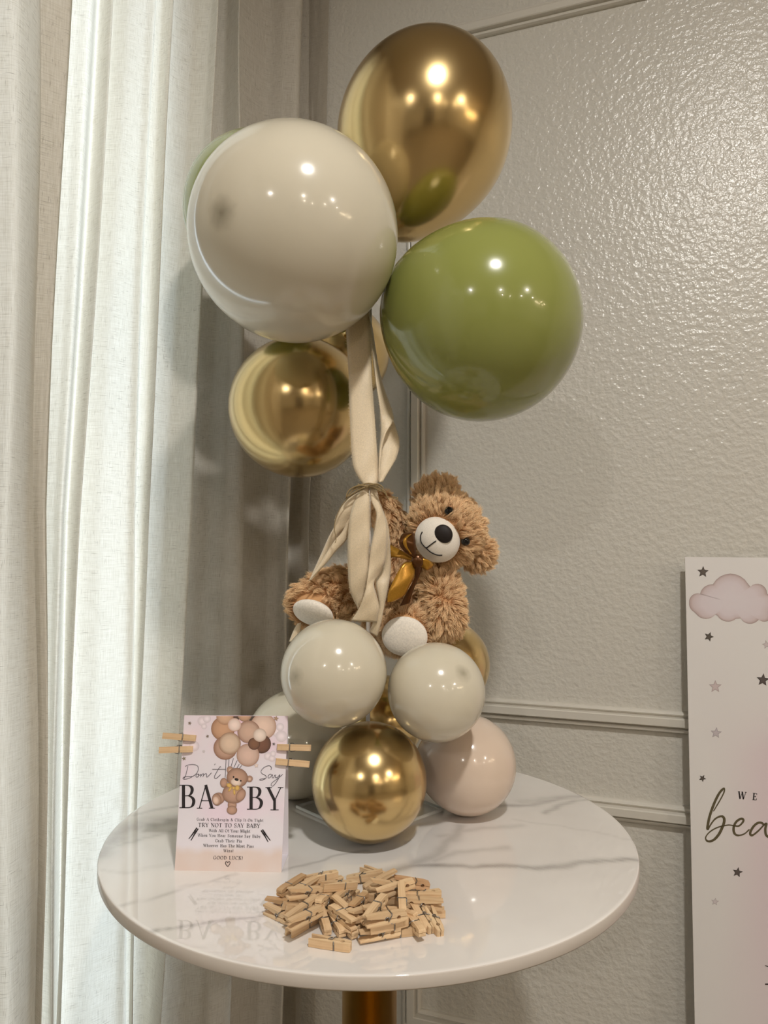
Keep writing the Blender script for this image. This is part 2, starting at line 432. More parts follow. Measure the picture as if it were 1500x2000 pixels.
# ------------------------------------------------------------------ curtains
WALLN = U                                    # out of the window wall
def cplane(px, py, d):                       # (b, z) of the pixel ray on the sheet d in front of the window wall
    p = onplane(px, py, CORNER + U * d, U); r = ROOMM.inverted() @ p; return r.y, r.z
def curtain(name, rows, label, zt=2.40, zb=0.02):
    ctrl = []
    for p0, p1, p2, d in rows:
        ctrl.append(([cplane(p, y, d) for p, y in ((p0, 0), (p1, 1000), (p2, 2000))], d))
    zs = np.linspace(zb, zt, 40); grid = []; ucoord = None
    for z in zs:
        pts = []
        for q, d in ctrl:
            (b0, z0), (b1, z1), (b2, z2) = q
            if z >= z1: b = b1 + (b0 - b1) * (z - z1) / (z0 - z1)
            else: b = b1 + (b2 - b1) * (z - z1) / (z2 - z1)
            pts.append((d * (1.0 + 0.03 * math.sin(z * 7 + b * 40)), b))
        sp = catmull(pts, 14)
        if ucoord is None or abs(z - 1.0) < 0.04: 
            a = np.array(sp); ucoord = np.concatenate([[0], np.cumsum(np.hypot(*np.diff(a, axis=0).T))])
        grid.append([Vector((max(p[0], .012), max(p[1], .01), z)) for p in sp])
    n = len(grid[0]); v = [p for g in grid for p in g]; f = []
    for i in range(len(zs) - 1):
        for j in range(n - 1): f.append((i * n + j, i * n + j + 1, (i + 1) * n + j + 1, (i + 1) * n + j))
    me = bpy.data.meshes.new(name); me.from_pydata([tuple(p) for p in v], [], f); me.update()
    uv = me.uv_layers.new(name='UVMap')
    idx = np.zeros(len(me.loops), int); me.loops.foreach_get('vertex_index', idx)
    co = np.array([(ucoord[i % n], zs[i // n]) for i in range(len(v))]); uv.data.foreach_set('uv', co[idx].ravel())
    o = link(name, me, M['linen']); o.matrix_world = ROOMM
    return o
c1 = curtain('linen_curtain', [
    (60, 40, 30, .045), (105, 72, 62, .05), (150, 100, 92, .07), (184, 119, 100, .085), (192, 132, 110, .055), (221, 158, 116, .085),
    (214, 150, 112, .05), (250, 200, 175, .075), (282, 245, 225, .09), (303, 262, 247, .1), (298, 258, 243, .075), (318, 276, 256, .08),
    (342, 288, 258, .1), (330, 276, 248, .05), (375, 318, 278, .06), (408, 352, 298, .085), (424, 378, 311, .105), (410, 360, 296, .045),
    (440, 402, 345, .055), (458, 440, 395, .085), (470, 478, 450, .11), (463, 466, 440, .06), (520, 500, 478, .075), (560, 545, 528, .115),
    (592, 566, 552, .14), (590, 560, 545, .10), (612, 585, 572, .125), (642, 600, 588, .15), (668, 607, 592, .165), (668, 598, 583, .125)], None)
tag(c1, 'backlit off-white slubbed linen curtain panel beside the panelled wall, behind the table', 'curtain')
c2 = curtain('linen_curtain', [
    (-1500, -1500, -1500, .08), (-1200, -1210, -1220, .13), (-1050, -1060, -1070, .08), (-820, -830, -840, .13), (-700, -710, -720, .08), (-540, -550, -560, .13), (-420, -430, -440, .07), (-340, -350, -360, .12), (-300, -310, -320, .08), (-200, -210, -220, .13), (-170, -180, -190, .09), (-80, -95, -105, .135),
    (-50, -65, -75, .1), (0, -15, -20, .125), (40, 20, 18, .14), (75, 66, 68, .125), (72, 68, 70, .12), (112, 80, 78, .13), (135, 92, 84, .135), (128, 84, 74, .11), (60, 30, 25, .1)], None)
tag(c2, 'beige linen curtain panel at the left edge, overlapping the backlit panel', 'curtain')
e = empty('curtain_rod', room(.09, 1, 2.42)); tag(e, 'gold curtain rod above the linen curtains', 'rod')
obj('rod_tube', *tube_vf([room(.09, .03, 2.425), room(.09, 2.2, 2.425)], .011, 12), M['gold_leg'], e)
for b in (.06, 2.1):
    obj('bracket', *tube_vf([room(0, b, 2.425), room(.09, b, 2.425)], .006, 8), M['gold_leg'], e)

# ------------------------------------------------------------------ table
tb = empty('round_table', (TC.x, TC.y, 0))
tag(tb, 'round white marble-top pedestal table with a gold column leg', 'table')
VEINS = [  # pixel polylines: width px, strength
    ([(180, 1668), (215, 1640), (270, 1612), (350, 1598), (450, 1585)], 30, .62), ([(196, 1664), (262, 1642), (345, 1621), (420, 1612)], 9, .45),
    ([(262, 1592), (345, 1575), (460, 1560)], 6, .45), ([(240, 1645), (300, 1628), (350, 1620)], 22, .3), ([(240, 1768), (330, 1747), (400, 1722), (462, 1706)], 3.5, .32),
    ([(280, 1822), (345, 1812), (420, 1798), (520, 1786), (590, 1768)], 4.5, .55), ([(500, 1798), (545, 1772), (600, 1750)], 4, .35),
    ([(553, 1702), (600, 1688), (650, 1672), (720, 1660)], 4, .38), ([(760, 1708), (800, 1694), (860, 1690), (960, 1692), (1060, 1694), (1150, 1684), (1250, 1680)], 8, .62),
    ([(930, 1690), (1000, 1696), (1060, 1692)], 4, .5), ([(744, 1712), (800, 1690), (850, 1668), (880, 1640), (900, 1615)], 12, .38), ([(850, 1680), (900, 1664), (990, 1655)], 9, .3),
    ([(860, 1632), (930, 1620), (1020, 1612)], 8, .25), ([(960, 1576), (1050, 1568), (1135, 1553)], 7, .5), ([(1060, 1586), (1100, 1572), (1150, 1560)], 6, .45),
    ([(1020, 1565), (1100, 1556), (1140, 1552)], 9, .3), ([(560, 1562), (620, 1552), (700, 1545)], 10, .35), ([(1000, 1600), (1120, 1618), (1240, 1640)], 4, .14), ([(190, 1700), (250, 1704), (330, 1690)], 5, .15)]
SEGS = []
for pl, wd, st in VEINS:
    q = catmull([tuple(onz(x, y, TZ))[:2] for x, y in pl], 5)
    mid = pl[len(pl) // 2]; pxm = (onz(mid[0], mid[1], TZ) - CAM).length / FPX
    for a, b in zip(q, q[1:]): SEGS.append((a, b, wd * pxm * 1.1, st))
def vein_at(xy):
    out = np.zeros(len(xy))
    wob = np.stack([np.array([noise.noise((x * 22, y * 22, 3.1)) + .5 * noise.noise((x * 60, y * 60, 9.)) for x, y in xy]),
                    np.array([noise.noise((x * 22, y * 22, 7.7)) + .5 * noise.noise((x * 60, y * 60, 1.)) for x, y in xy])], 1) * .006
    p = xy + wob
    for a, b, wd, st in SEGS:
        ab = b - a; tt = np.clip(((p - a) @ ab) / (ab @ ab + 1e-12), 0, 1); d = np.hypot(*(p - a - tt[:, None] * ab).T)
        out = np.maximum(out, st * np.exp(-(d / wd) ** 2))
    return out
prof = [(0, 0)] + [(r, 0) for r in np.linspace(0.004, .2985, 118)] + [(.2996, -.0005), (.3, -.0015), (.3, -.0105), (.2994, -.0118), (.29, -.012), (0, -.012)]
v, f = lathe_vf(prof, 300)
top = obj('tabletop', [p + TC for p in v], [q[::-1] for q in f], M['marble'], tb)
me = top.data; at_ = me.attributes.new('vein', 'FLOAT', 'POINT'); at_.data.foreach_set('value', vein_at(np.array([(p.co.x, p.co.y) for p in me.vertices])))
me.materials.append(M['edge'])
for p in me.polygons:
    if p.center.z < TZ - .0008: p.material_index = 1
pc = onz(724, 1960, TZ - .3)
cx, cy = TC.x, TC.y
v, f = lathe_vf([(.075, TZ - .0125), (.075, TZ - .018), (.0318, TZ - .022), (.0318, .03), (.0318, .02)], 64)
obj('column', [p + Vector((cx, cy, 0)) for p in v], [q for q in f], M['gold_leg'], tb)
v, f = lathe_vf([(0, .0), (.21, .0), (.215, .004), (.213, .012), (.2, .016), (.05, .022), (.034, .034), (0, .034)], 64)
obj('base', [p + Vector((cx, cy, 0)) for p in v], [q for q in f], M['gold_leg'], tb)

# ------------------------------------------------------------------ balloons
STAND = Vector((-0.019, 0.90, 0))
def bbox_ball(x0, x1, y0, y1, Y):
    cxp, cyp = (x0 + x1) / 2, (y0 + y1) / 2
    rs = [ray(x0, cyp).normalized(), ray(x1, cyp).normalized(), ray(cxp, y0).normalized(), ray(cxp, y1).normalized()]
    a = sum((r for r in rs), Vector()).normalized()
    al = (math.acos(min(1, rs[0].dot(rs[1]))) + math.acos(min(1, rs[2].dot(rs[3])))) / 4
    c = CAM + a * (Y / a.y); return c, (c - CAM).length * math.sin(al)
BALLS = []
def balloon(label, mat, c, r, pole, group, el=1.0, pear=0.05, knot=True):
    """pole: direction from the neck through the centre to the far tip"""
    prof = []
    for i in range(0, 41):
        th = math.pi * i / 40 * 0.965
        z = math.cos(th); rr = math.sin(th)
        z *= el
        if z < 0: rr *= 1 - pear * z * z; z *= 1 + pear * 1.6 * (-z) ** 3
        prof.append((rr * r, z * r))
    rn, zn = prof[-1]; prof.append((rn * .55, zn - .035 * r)); prof.append((rn * .38, zn - .075 * r)); prof.append((.0001, zn - .09 * r))
    prof[0] = (0, prof[0][1])
    v, f = lathe_vf(prof, 72)
    o = obj('balloon', v, f, mat); mtx = frame_z(pole); mtx.translation = c; o.matrix_world = mtx
    tag(o, label, 'balloon', group)
    kz = zn - .075 * r; k = max(.05 * r, .0035)
    v, f = lathe_vf([(k * .6, kz + k * .5), (k * 1.0, kz), (k * .55, kz - k * .7), (k * .8, kz - k * 1.2), (k * 1.7, kz - k * 2.6), (k * 1.5, kz - k * 2.6), (k * .4, kz - k * 1.3)], 20)
    kn = obj('knot', v, f, mat); kn.matrix_world = mtx; child(kn, o)
    BALLS.append((label, c, r)); return o
def tip_dir(c, r, px, py):                   # direction from centre to the point of the ball seen at that pixel
    d = ray(px, py).normalized(); oc = CAM - c; b = oc.dot(d); disc = b * b - (oc.dot(oc) - r * r)
    t_ = -b - math.sqrt(max(disc, 0)); return (CAM + d * t_ - c).normalized()
UG, LG = 'balloons of the upper cluster', 'small balloons round the foot of the stand'
HUB = Vector((STAND.x, STAND.y, 1.42))
def up_ball(label, mat, bb, Y, tip=None, el=1.0, group=UG, hub=HUB, pear=.05):
    c, r = bbox_ball(*bb, Y)
    pole = tip_dir(c, r, *tip) if tip else (c - hub)
    return balloon(label, mat, c, r, pole, group, el, pear)
up_ball('large glossy cream balloon at the front of the upper cluster', M['white_big'], (362, 785, 241, 671), .80, (431, 416))
# tall gold balloon on top
c = at(828, 262, .93); ax = (at(868, 150, .93) - at(770, 420, .93)).normalized()
balloon('tall egg-shaped chrome gold balloon topping the cluster', M['chrome'], c, .1150, ax, UG, 1.13, .06)
up_ball('large sage green balloon at the right of the cluster', M['green'], (742, 1143, 432, 822), .865)
up_ball('round chrome gold balloon below the cream balloon, beside the ribbon', M['chrome'], (447, 722, 656, 935), 1.0, (600, 760))
up_ball('green balloon half hidden behind the large cream balloon', M['green'], (353, 665, 256, 568), 1.0)
up_ball('gold balloon mostly hidden behind the hanging ribbon', M['chrome'], (560, 761, 588, 792), 1.16)
HUB2 = Vector((STAND.x, STAND.y, .93)); HUB3 = Vector((STAND.x, STAND.y, .82))
def rest_Y(bb):
    lo, hi = .6, 1.3
    for _ in range(50):
        md = (lo + hi) / 2; c, r = bbox_ball(*bb, md)
        if c.z - r > TZ + .0003: lo = md
        else: hi = md
    return lo
up_ball('small cream balloon under the left foot of the bear', M['white'], (547, 757, 1209, 1420), .80, (577, 1321), group=LG, hub=HUB2)
up_ball('small cream balloon under the right foot of the bear', M['white'], (757, 947, 1253, 1451), .82, (905, 1314), group=LG, hub=HUB2)
bb = (610, 833, 1405, 1649); up_ball('chrome gold balloon resting at the front of the table', M['chrome'], bb, rest_Y(bb), (655, 1500), el=1.0, group=LG, hub=HUB3)
bb = (818, 1007, 1392, 1595); up_ball('blush cream balloon resting on the table at the right', M['pinkish'], bb, rest_Y(bb), None, group=LG, hub=HUB3)
bb = (475, 689, 1346, 1558); up_ball('cream balloon resting on the table behind the tent card', M['white'], bb, rest_Y(bb), None, group=LG, hub=HUB3)
up_ball('gold balloon behind the right arm of the bear', M['chrome'], (784, 957, 1210, 1385), .99, None, group=LG, hub=HUB2)
bb = (660, 830, 1318, 1490); up_ball('gold balloon seen in the gap between the two small cream balloons', M['chrome'], bb, rest_Y(bb), None, group=LG, hub=HUB3)
for i, (la, ca, ra) in enumerate(BALLS):
    for lb, cb, rb in BALLS[i + 1:]:
        d = (ca - cb).length - ra - rb
        if d < .004: print('GAP %.4f' % d, la, '|', lb)
    print('BALL', la, [round(x, 3) for x in ca], round(ra, 4))

# ------------------------------------------------------------------ stand
L, Fr = onz(577, 1579, TZ), onz(713, 1640, TZ)
e1 = Fr - L; e2 = Vector((-e1.y, e1.x, 0))
if e2.y < 0: e2 = -e2
e2 = e2.normalized() * e1.length
sc_ = Vector(((L + Fr + e2).x / 1, 0, 0))
corn = [L, Fr, Fr + e2, L + e2]
st = empty('balloon_stand', (STAND.x, STAND.y, TZ)); tag(st, 'clear square acrylic plate with a white rod that holds up the balloons', 'stand')
bm = bmesh.new()
vs = [bm.verts.new(Vector((p.x, p.y, TZ + .0004))) for p in corn] + [bm.verts.new(Vector((p.x, p.y, TZ + .0042))) for p in corn]
for q in ((3, 2, 1, 0), (4, 5, 6, 7), (0, 1, 5, 4), (1, 2, 6, 5), (2, 3, 7, 6), (3, 0, 4, 7)): bm.faces.new([vs[i] for i in q])
bmesh.ops.recalc_face_normals(bm, faces=bm.faces)
bmesh.ops.bevel(bm, geom=list(bm.edges), offset=.0006, segments=2, affect='EDGES')
bp_ = from_bm('base_plate', bm, M['acrylic'], st, False); bp_.data.materials.append(M['acrylic_edge'])
for p in bp_.data.polygons:
    if abs(p.normal.z) < .9: p.material_index = 1
obj('rod', *tube_vf([Vector((STAND.x, STAND.y, TZ + .0042)), Vector((STAND.x, STAND.y, 1.47))], .0026, 12), M['foam'], st)
v, f = lathe_vf([(0, 0), (.014, 0), (.014, .004), (.005, .008), (.004, .02), (0, .02)], 24)
obj('socket', [p + Vector((STAND.x, STAND.y, TZ + .0044)) for p in v], f, M['acrylic'], st)

# ------------------------------------------------------------------ teddy bear
BD = .05
def bp(px, py, Y): return at(px, py, Y + BD)
def sweep(pts, rads, seg=28, sub=8, flat=None):
    """tapered limb with rounded ends"""
    q = catmull([(*p, r) for p, r in zip(pts, rads)], sub)
    P_ = [Vector(x[:3]) for x in q]; R_ = [x[3] for x in q]
    d0 = (P_[0] - P_[1]).normalized(); d1 = (P_[-1] - P_[-2]).normalized(); pre = []; post = []
    for k in range(1, 7):
        a = k / 6 * math.pi / 2
        post.append((P_[-1] + d1 * R_[-1] * math.sin(a), max(R_[-1] * math.cos(a), 1e-4)))
        pre.insert(0, (P_[0] + d0 * R_[0] * math.sin(a), max(R_[0] * math.cos(a), 1e-4)))
    allp = pre + list(zip(P_, R_)) + post
    return tube_vf([a for a, b in allp], [b for a, b in allp], seg)
def ellipsoid(c, radii, R=None, nu=40, nv=24):
    v = []; f = []; R = R or Matrix.Identity(3)
    for i in range(nv + 1):
        th = math.pi * i / nv
        for k in range(nu):
            a = 2 * math.pi * k / nu
            v.append(c + R @ Vector((radii[0] * math.sin(th) * math.cos(a), radii[1] * math.sin(th) * math.sin(a), radii[2] * math.cos(th))))
    for i in range(nv):
        for k in range(nu): f.append((i * nu + k, (i + 1) * nu + k, (i + 1) * nu + (k + 1) % nu, i * nu + (k + 1) % nu))
    return v, f
def fur(name, srcs, par, count, length, flow, mat, keep=None, radius=.00021, clump=.0042, lift=.55):
    """strands rooted on the given (verts, faces) surfaces, combed towards flow and gathered in tufts"""
    tri = []
    for v, f in srcs:
        A = np.array([tuple(p) for p in v])
        for q in f:
            for k in range(1, len(q) - 1): tri.append((A[q[0]], A[q[k]], A[q[k + 1]]))
    T = np.array(tri); nrm = np.cross(T[:, 1] - T[:, 0], T[:, 2] - T[:, 0]); ar = np.linalg.norm(nrm, axis=1) + 1e-15
    ctr = []
    o = 0
    for v, f in srcs:
        n_ = sum(len(q) - 2 for q in f); cc = np.mean([tuple(p) for p in v], axis=0); ctr.append(np.repeat(cc[None], n_, 0)); 
    ctr = np.concatenate(ctr)
    pick = rng.choice(len(T), count, p=ar / ar.sum())
    a, b = rng.random(count), rng.random(count); sw = a + b > 1; a[sw], b[sw] = 1 - a[sw], 1 - b[sw]
    P_ = T[pick, 0] + a[:, None] * (T[pick, 1] - T[pick, 0]) + b[:, None] * (T[pick, 2] - T[pick, 0])
    Nn = nrm[pick] / ar[pick][:, None]
    flip = np.einsum('ij,ij->i', Nn, P_ - ctr[pick]) < 0
    if name != 'ear': Nn[flip] *= -1
    if keep is not None:
        k_ = keep(P_, Nn); P_, Nn = P_[k_], Nn[k_]
    n_ = len(P_)
    sd_ = rng.choice(n_, max(4, n_ // 26), replace=False); kd = KDTree(len(sd_))
    for i, q in enumerate(P_[sd_]): kd.insert(q, i)
    kd.balance(); inv = np.array([kd.find(q)[1] for q in P_]); m_ = len(sd_)
    cnt = np.maximum(np.bincount(inv, minlength=m_), 1)[:, None]
    cP = np.stack([np.bincount(inv, P_[:, i], m_) for i in range(3)], 1) / cnt; cN = np.stack([np.bincount(inv, Nn[:, i], m_) for i in range(3)], 1) / cnt
    cN /= np.linalg.norm(cN, axis=1)[:, None] + 1e-9
    fl = flow(cP) if callable(flow) else np.repeat(np.array(flow, float)[None], m_, 0)
    fl = fl - np.einsum('ij,ij->i', fl, cN)[:, None] * cN
    fl /= np.linalg.norm(fl, axis=1)[:, None] + 1e-6
    jit = rng.normal(0, .30, (m_, 3)); cD = cN * lift + fl * .75 + jit; cD /= np.linalg.norm(cD, axis=1)[:, None]
    cL = length * rng.uniform(.72, 1.12, m_)
    cT = cP + cD * cL[:, None]
    K = 5; tt = np.linspace(0, 1, K); D0 = Nn * .8 + cD[inv] * .6 + rng.normal(0, .16, (n_, 3)); D0 /= np.linalg.norm(D0, axis=1)[:, None]
    Ls = cL[inv] * rng.uniform(.75, 1.1, n_)
    tipp = cT[inv] + (P_ - cP[inv]) * .6 + rng.normal(0, length * .09, (n_, 3))
    mid = P_ + D0 * Ls[:, None] * .55
    wav = rng.normal(0, length * .035, (n_, 3))
    pts = np.zeros((n_, K, 3))
    for i, s in enumerate(tt):
        pts[:, i] = (1 - s) ** 2 * P_ + 2 * s * (1 - s) * mid + s * s * tipp + wav * math.sin(s * 7)
    cu = bpy.data.hair_curves.new('fur'); cu.add_curves([K] * n_)
    cu.position_data.foreach_set('vector', pts.reshape(-1).astype(np.float32))
    ra = cu.attributes.get('radius') or cu.attributes.new('radius', 'FLOAT', 'POINT')
    ra.data.foreach_set('value', np.tile((radius * np.array([1, 1, .9, .7, .3])).astype(np.float32), n_))
    cu.materials.append(mat); o = bpy.data.objects.new('fur', cu); COL.objects.link(o); o['kind'] = 'stuff'; child(o, par); return o

bear = empty('teddy_bear', at(780, 1235, .98)); tag(bear, 'tan plush teddy bear tilting its head, seated on the small balloons', 'teddy bear')
# torso
tv = sweep([bp(772, 1212, .915), bp(782, 1150, .905), bp(800, 1092, .895)], [.040, .043, .030])
torso = obj('torso', *tv, M['plush'], bear)
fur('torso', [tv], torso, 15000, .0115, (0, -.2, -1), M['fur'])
# head
HC = bp(872, 1032, .865); hu = (at(920, 992, .9) - at(820, 1070, .9)).normalized()    # face up direction (towards the crown)
look = Vector((-.18, -.97, -.10)).normalized(); hx = hu.cross(look).normalized(); hu = look.cross(hx).normalized()
HR = Matrix((hx, hu, look)).transposed()                          # x across, y up, z out of the face
hv = ellipsoid(HC, (.0455, .0425, .042), HR)
head = obj('head', *hv, M['plush'], bear)
MC = bp(854, 1054, .832)
def ell_hit(px, py, c, radii, R):
    d = R.transposed() @ ray(px, py).normalized(); o_ = R.transposed() @ (CAM - c)
    S = Vector((1 / radii[0], 1 / radii[1], 1 / radii[2])); d2 = Vector((d.x * S.x, d.y * S.y, d.z * S.z)); o2 = Vector((o_.x * S.x, o_.y * S.y, o_.z * S.z))
    A = d2.dot(d2); B = 2 * o2.dot(d2); C = o2.dot(o2) - 1; disc = max(B * B - 4 * A * C, 0)
    return CAM + ray(px, py).normalized() * ((-B - math.sqrt(disc)) / (2 * A))
MR = (.0290, .0272, .0185)
mv = ellipsoid(MC, MR, HR); muz = obj('muzzle', *mv, M['muzzle'], head)
nc = ell_hit(866, 1043, MC, MR, HR)
obj('nose', *ellipsoid(nc - look * .001, (.0118, .0108, .0062), HR, 28, 16), M['nose'], head)
def cpx(pts, ox, oy, s): return [(ox + x / s, oy + y / s) for x, y in pts]
for pl in ([(605, 790), (550, 830), (500, 868)], [(458, 695), (440, 740), (445, 800), (475, 845), (500, 868), (540, 905), (590, 932), (630, 943), (668, 943)]):
    q = [ell_hit(x, y, MC, MR, HR) + look * .0004 for x, y in cpx([tuple(p) for p in catmull(pl, 4)], 740, 910, 5.405)]
    obj('stitched_mouth', *tube_vf(q, .00075, 6), M['thread'], head)
HRad = (.0455, .0425, .042); eyes = []
for x, y in ((876, 1001), (906, 1055)):
    p = ell_hit(x, y, HC, HRad, HR); n_ = (p - HC).normalized(); eyes.append(p)
    obj('eye', *ellipsoid(p + n_ * .0040, (.0056, .0056, .0055), frame_z(n_).to_3x3(), 20, 14), M['eye'], head)
ears = []
for (x, y), Y, rr, th in (((852, 966), .885, .026, .011), ((936, 1083), .872, .0185, .010)):
    c = bp(x, y, Y); out = (c - HC); out -= look * out.dot(look); out.normalize(); side = look.cross(out)
    ev = ellipsoid(c, (rr, rr * .80, th), Matrix((side, out, look)).transposed()); ears.append((ev, c, rr)); obj('ear', *ev, M['plush'], head)
mcn, mvn = np.array(MC), np.array(nc)
def head_keep(P_, Nn):
    k = np.linalg.norm((P_ - mcn) @ np.array(HR) / np.array((MR[0] * 1.0, MR[1] * 1.0, MR[2] * 1.3)), axis=1) > 1.0
    for e_ in eyes: k &= np.linalg.norm(P_ - np.array(e_), axis=1) > .0052
    return k
def head_flow(P_): d = P_ - mcn; return d / (np.linalg.norm(d, axis=1)[:, None] + 1e-6)
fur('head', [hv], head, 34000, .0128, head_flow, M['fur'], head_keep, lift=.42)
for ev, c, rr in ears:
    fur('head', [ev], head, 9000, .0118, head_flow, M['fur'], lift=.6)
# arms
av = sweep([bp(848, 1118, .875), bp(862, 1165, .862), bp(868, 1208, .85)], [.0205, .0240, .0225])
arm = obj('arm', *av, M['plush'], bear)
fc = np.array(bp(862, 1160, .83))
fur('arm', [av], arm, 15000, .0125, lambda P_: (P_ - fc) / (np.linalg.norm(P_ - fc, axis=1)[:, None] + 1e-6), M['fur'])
av = sweep([bp(795, 1078, .90), bp(768, 1030, .895), bp(744, 988, .885)], [.019, .0185, .016])
arm = obj('arm', *av, M['plush'], bear); fur('arm', [av], arm, 9000, .0105, (.2, -.3, -1), M['fur'])
# legs with pads
lv = sweep([bp(715, 1160, .905), bp(660, 1158, .875), bp(606, 1178, .846)], [.029, .0285, .0245])
leg = obj('leg', *lv, M['plush'], bear)
pn = Vector((-.30, -.62, -.72)).normalized(); pcn = bp(611, 1197, .826); side = pn.cross(Vector((0, 0, 1))).normalized(); upv = side.cross(pn).normalized()
pv = ellipsoid(pcn, (.0265, .0225, .010), Matrix((side, upv, pn)).transposed()); pad = obj('foot_pad', *pv, M['pad'], leg)
pc_, pn_ = np.array(pcn), np.array(pn)
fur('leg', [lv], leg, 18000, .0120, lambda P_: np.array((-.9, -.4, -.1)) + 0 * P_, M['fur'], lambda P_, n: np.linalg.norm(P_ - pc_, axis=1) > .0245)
lv = sweep([bp(775, 1220, .915), bp(790, 1228, .885), bp(800, 1230, .858)], [.034, .0315, .0305])
leg = obj('leg', *lv, M['plush'], bear)
pn = Vector((-.22, -.96, -.10)).normalized(); pcn = bp(790, 1243, .832); side = pn.cross(Vector((0, 0, 1))).normalized(); upv = side.cross(pn).normalized()
pv = ellipsoid(pcn, (.0285, .0245, .009), Matrix((side, upv, pn)).transposed()); pad = obj('foot_pad', *pv, M['pad'], leg)
pc2 = np.array(pcn)
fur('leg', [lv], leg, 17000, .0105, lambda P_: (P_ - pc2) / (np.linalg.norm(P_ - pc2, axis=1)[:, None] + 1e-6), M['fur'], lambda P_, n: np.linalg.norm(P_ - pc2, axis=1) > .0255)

# ------------------------------------------------------------------ ribbons: rows of (left px, right px, depth)
def strip(name, rows, mat, par, thick=.0004, sub=7, across=6, ripple=.0, fray=True):
    """rows: (xl, yl, xr, yr, Yl, Yr)"""
    q = catmull(rows, sub); v = []; f = []; n = across + 1
    for i, r in enumerate(q):
        a, b = at(r[0], r[1], r[4]), at(r[2], r[3], r[5])
        for k in range(n):
            t_ = k / across; p = a.lerp(b, t_); p.y += ripple * math.sin(i * .45 + t_ * 4.5) - .0022 * math.sin(t_ * math.pi); v.append(p)
    for i in range(len(q) - 1):
        for k in range(across): f.append((i * n + k, i * n + k + 1, (i + 1) * n + k + 1, (i + 1) * n + k))
    o = obj(name, v, f, mat, par); md = o.modifiers.new('thickness', 'SOLIDIFY'); md.thickness = thick; md.offset = 0
    if fray:
        mb = MB()
        for k, sg in ((0, -1), (across, 1)):
            for i in range(len(q) - 1):
                a, b = v[i * n + k], v[(i + 1) * n + k]; inn = v[i * n + (1 if k == 0 else across - 1)]
                od = (a - inn); od = od.normalized() if od.length > 1e-6 else Vector((sg, 0, 0))
                L_ = (b - a).length; m_ = max(1, int(L_ / .0011))
                for j in range(m_):
                    p = a.lerp(b, (j + random.random() * .6) / m_); d = (od + Vector((random.uniform(-.4, .4), random.uniform(-.5, .3), random.uniform(-.5, .5)))) * random.uniform(.0006, .0019)
                    mb.add(*tube_vf([p - od * .0002, p + d], [.00022, .00015], 3, caps=False))
        if mb.f: mb.build('frayed_edge', M['fray'], o, kind='stuff')
    return o
rb = empty('ribbon', at(719, 950, .85)); tag(rb, 'cream frayed ribbon hanging from the balloons, gathered with twine over the bear', 'ribbon')
def S_(pts, ox, oy, s, Yl, Yr=None):
    out = []
    for i, (a, b) in enumerate(pts):
        yl = Yl[i] if isinstance(Yl, (list, tuple)) else Yl; yr = yl if Yr is None else (Yr[i] if isinstance(Yr, (list, tuple)) else Yr)
        out.append((ox + a[0] / s, oy + a[1] / s, ox + b[0] / s, oy + b[1] / s, yl, yr))
    return out
R_ = M['ribbon']
strip('ribbon_strip', [(674, 600, 720, 600, .885, .885), (677, 660, 723, 655, .875, .875), (681, 730, 725, 722, .865, .866), (683, 800, 730, 792, .86, .862), (686, 870, 735, 862, .855, .858),
      (691, 912, 738, 905, .85, .855), (704, 938, 738, 934, .848, .852), (712, 950, 736, 949, .848, .85)], R_, rb, ripple=.0008)
strip('ribbon_strip', S_([((695, -120), (712, -120)), ((700, 0), (735, 0)), ((752, 380), (800, 420)), ((780, 640), (868, 680)), ((822, 930), (962, 960)), ((830, 1110), (958, 1060)), ((826, 1220), (890, 1180)), ((815, 1340), (850, 1330)), ((806, 1500), (826, 1500)), ((800, 1740), (812, 1740))],
      600, 640, 5.77, [.88, .88, .875, .872, .87, .868, .866, .862, .856, .85], [.89, .89, .888, .886, .884, .87, .862, .86, .855, .85]), R_, rb, ripple=.0006)
strip('ribbon_strip', S_([((705, 0), (720, 0)), ((760, 500), (800, 520)), ((840, 900), (930, 920)), ((860, 1120), (1005, 1150)), ((830, 1310), (1038, 1310)), ((818, 1480), (1005, 1460)), ((808, 1630), (915, 1620)), ((798, 1745), (850, 1738))],
      600, 640, 5.77, [.895, .89, .888, .884, .878, .87, .86, .851], [.90, .895, .895, .89, .886, .876, .862, .852]), R_, rb, ripple=.0006)
ox, oy, s6 = 540, 930, 6.0625
strip('ribbon_tail', S_([((1060, 60), (1120, 60)), ((1000, 150), (1095, 150)), ((935, 270), (1100, 290)), ((878, 440), (1102, 500)), ((852, 650), (1100, 700)), ((845, 850), (1094, 900)), ((846, 1060), (1084, 1120)), ((858, 1270), (1058, 1320)), ((895, 1420), (1018, 1460)), ((962, 1560), (975, 1570))],
      ox, oy, s6, [.851, .848, .846, .845, .845, .846, .848, .852, .856, .862]), R_, rb, ripple=.0008)
strip('ribbon_tail', S_([((1090, 70), (1180, 70)), ((1108, 190), (1192, 180)), ((1130, 310), (1228, 330)), ((1182, 440), (1282, 480)), ((1170, 590), (1310, 640)), ((1130, 800), (1312, 830)), ((1102, 1000), (1286, 1000)), ((1086, 1150), (1228, 1150)), ((1066, 1290), (1152, 1262)), ((1040, 1400), (1184, 1410)), ((980, 1560), (1214, 1560)), ((885, 1710), (1190, 1730))],
      ox, oy, s6, [.85, .848, .846, .845, .844, .844, .844, .843, .842, .842, .845, .85], [.852, .852, .85, .85, .85, .852, .855, .858, .85, .848, .85, .856]), R_, rb, ripple=.0008)
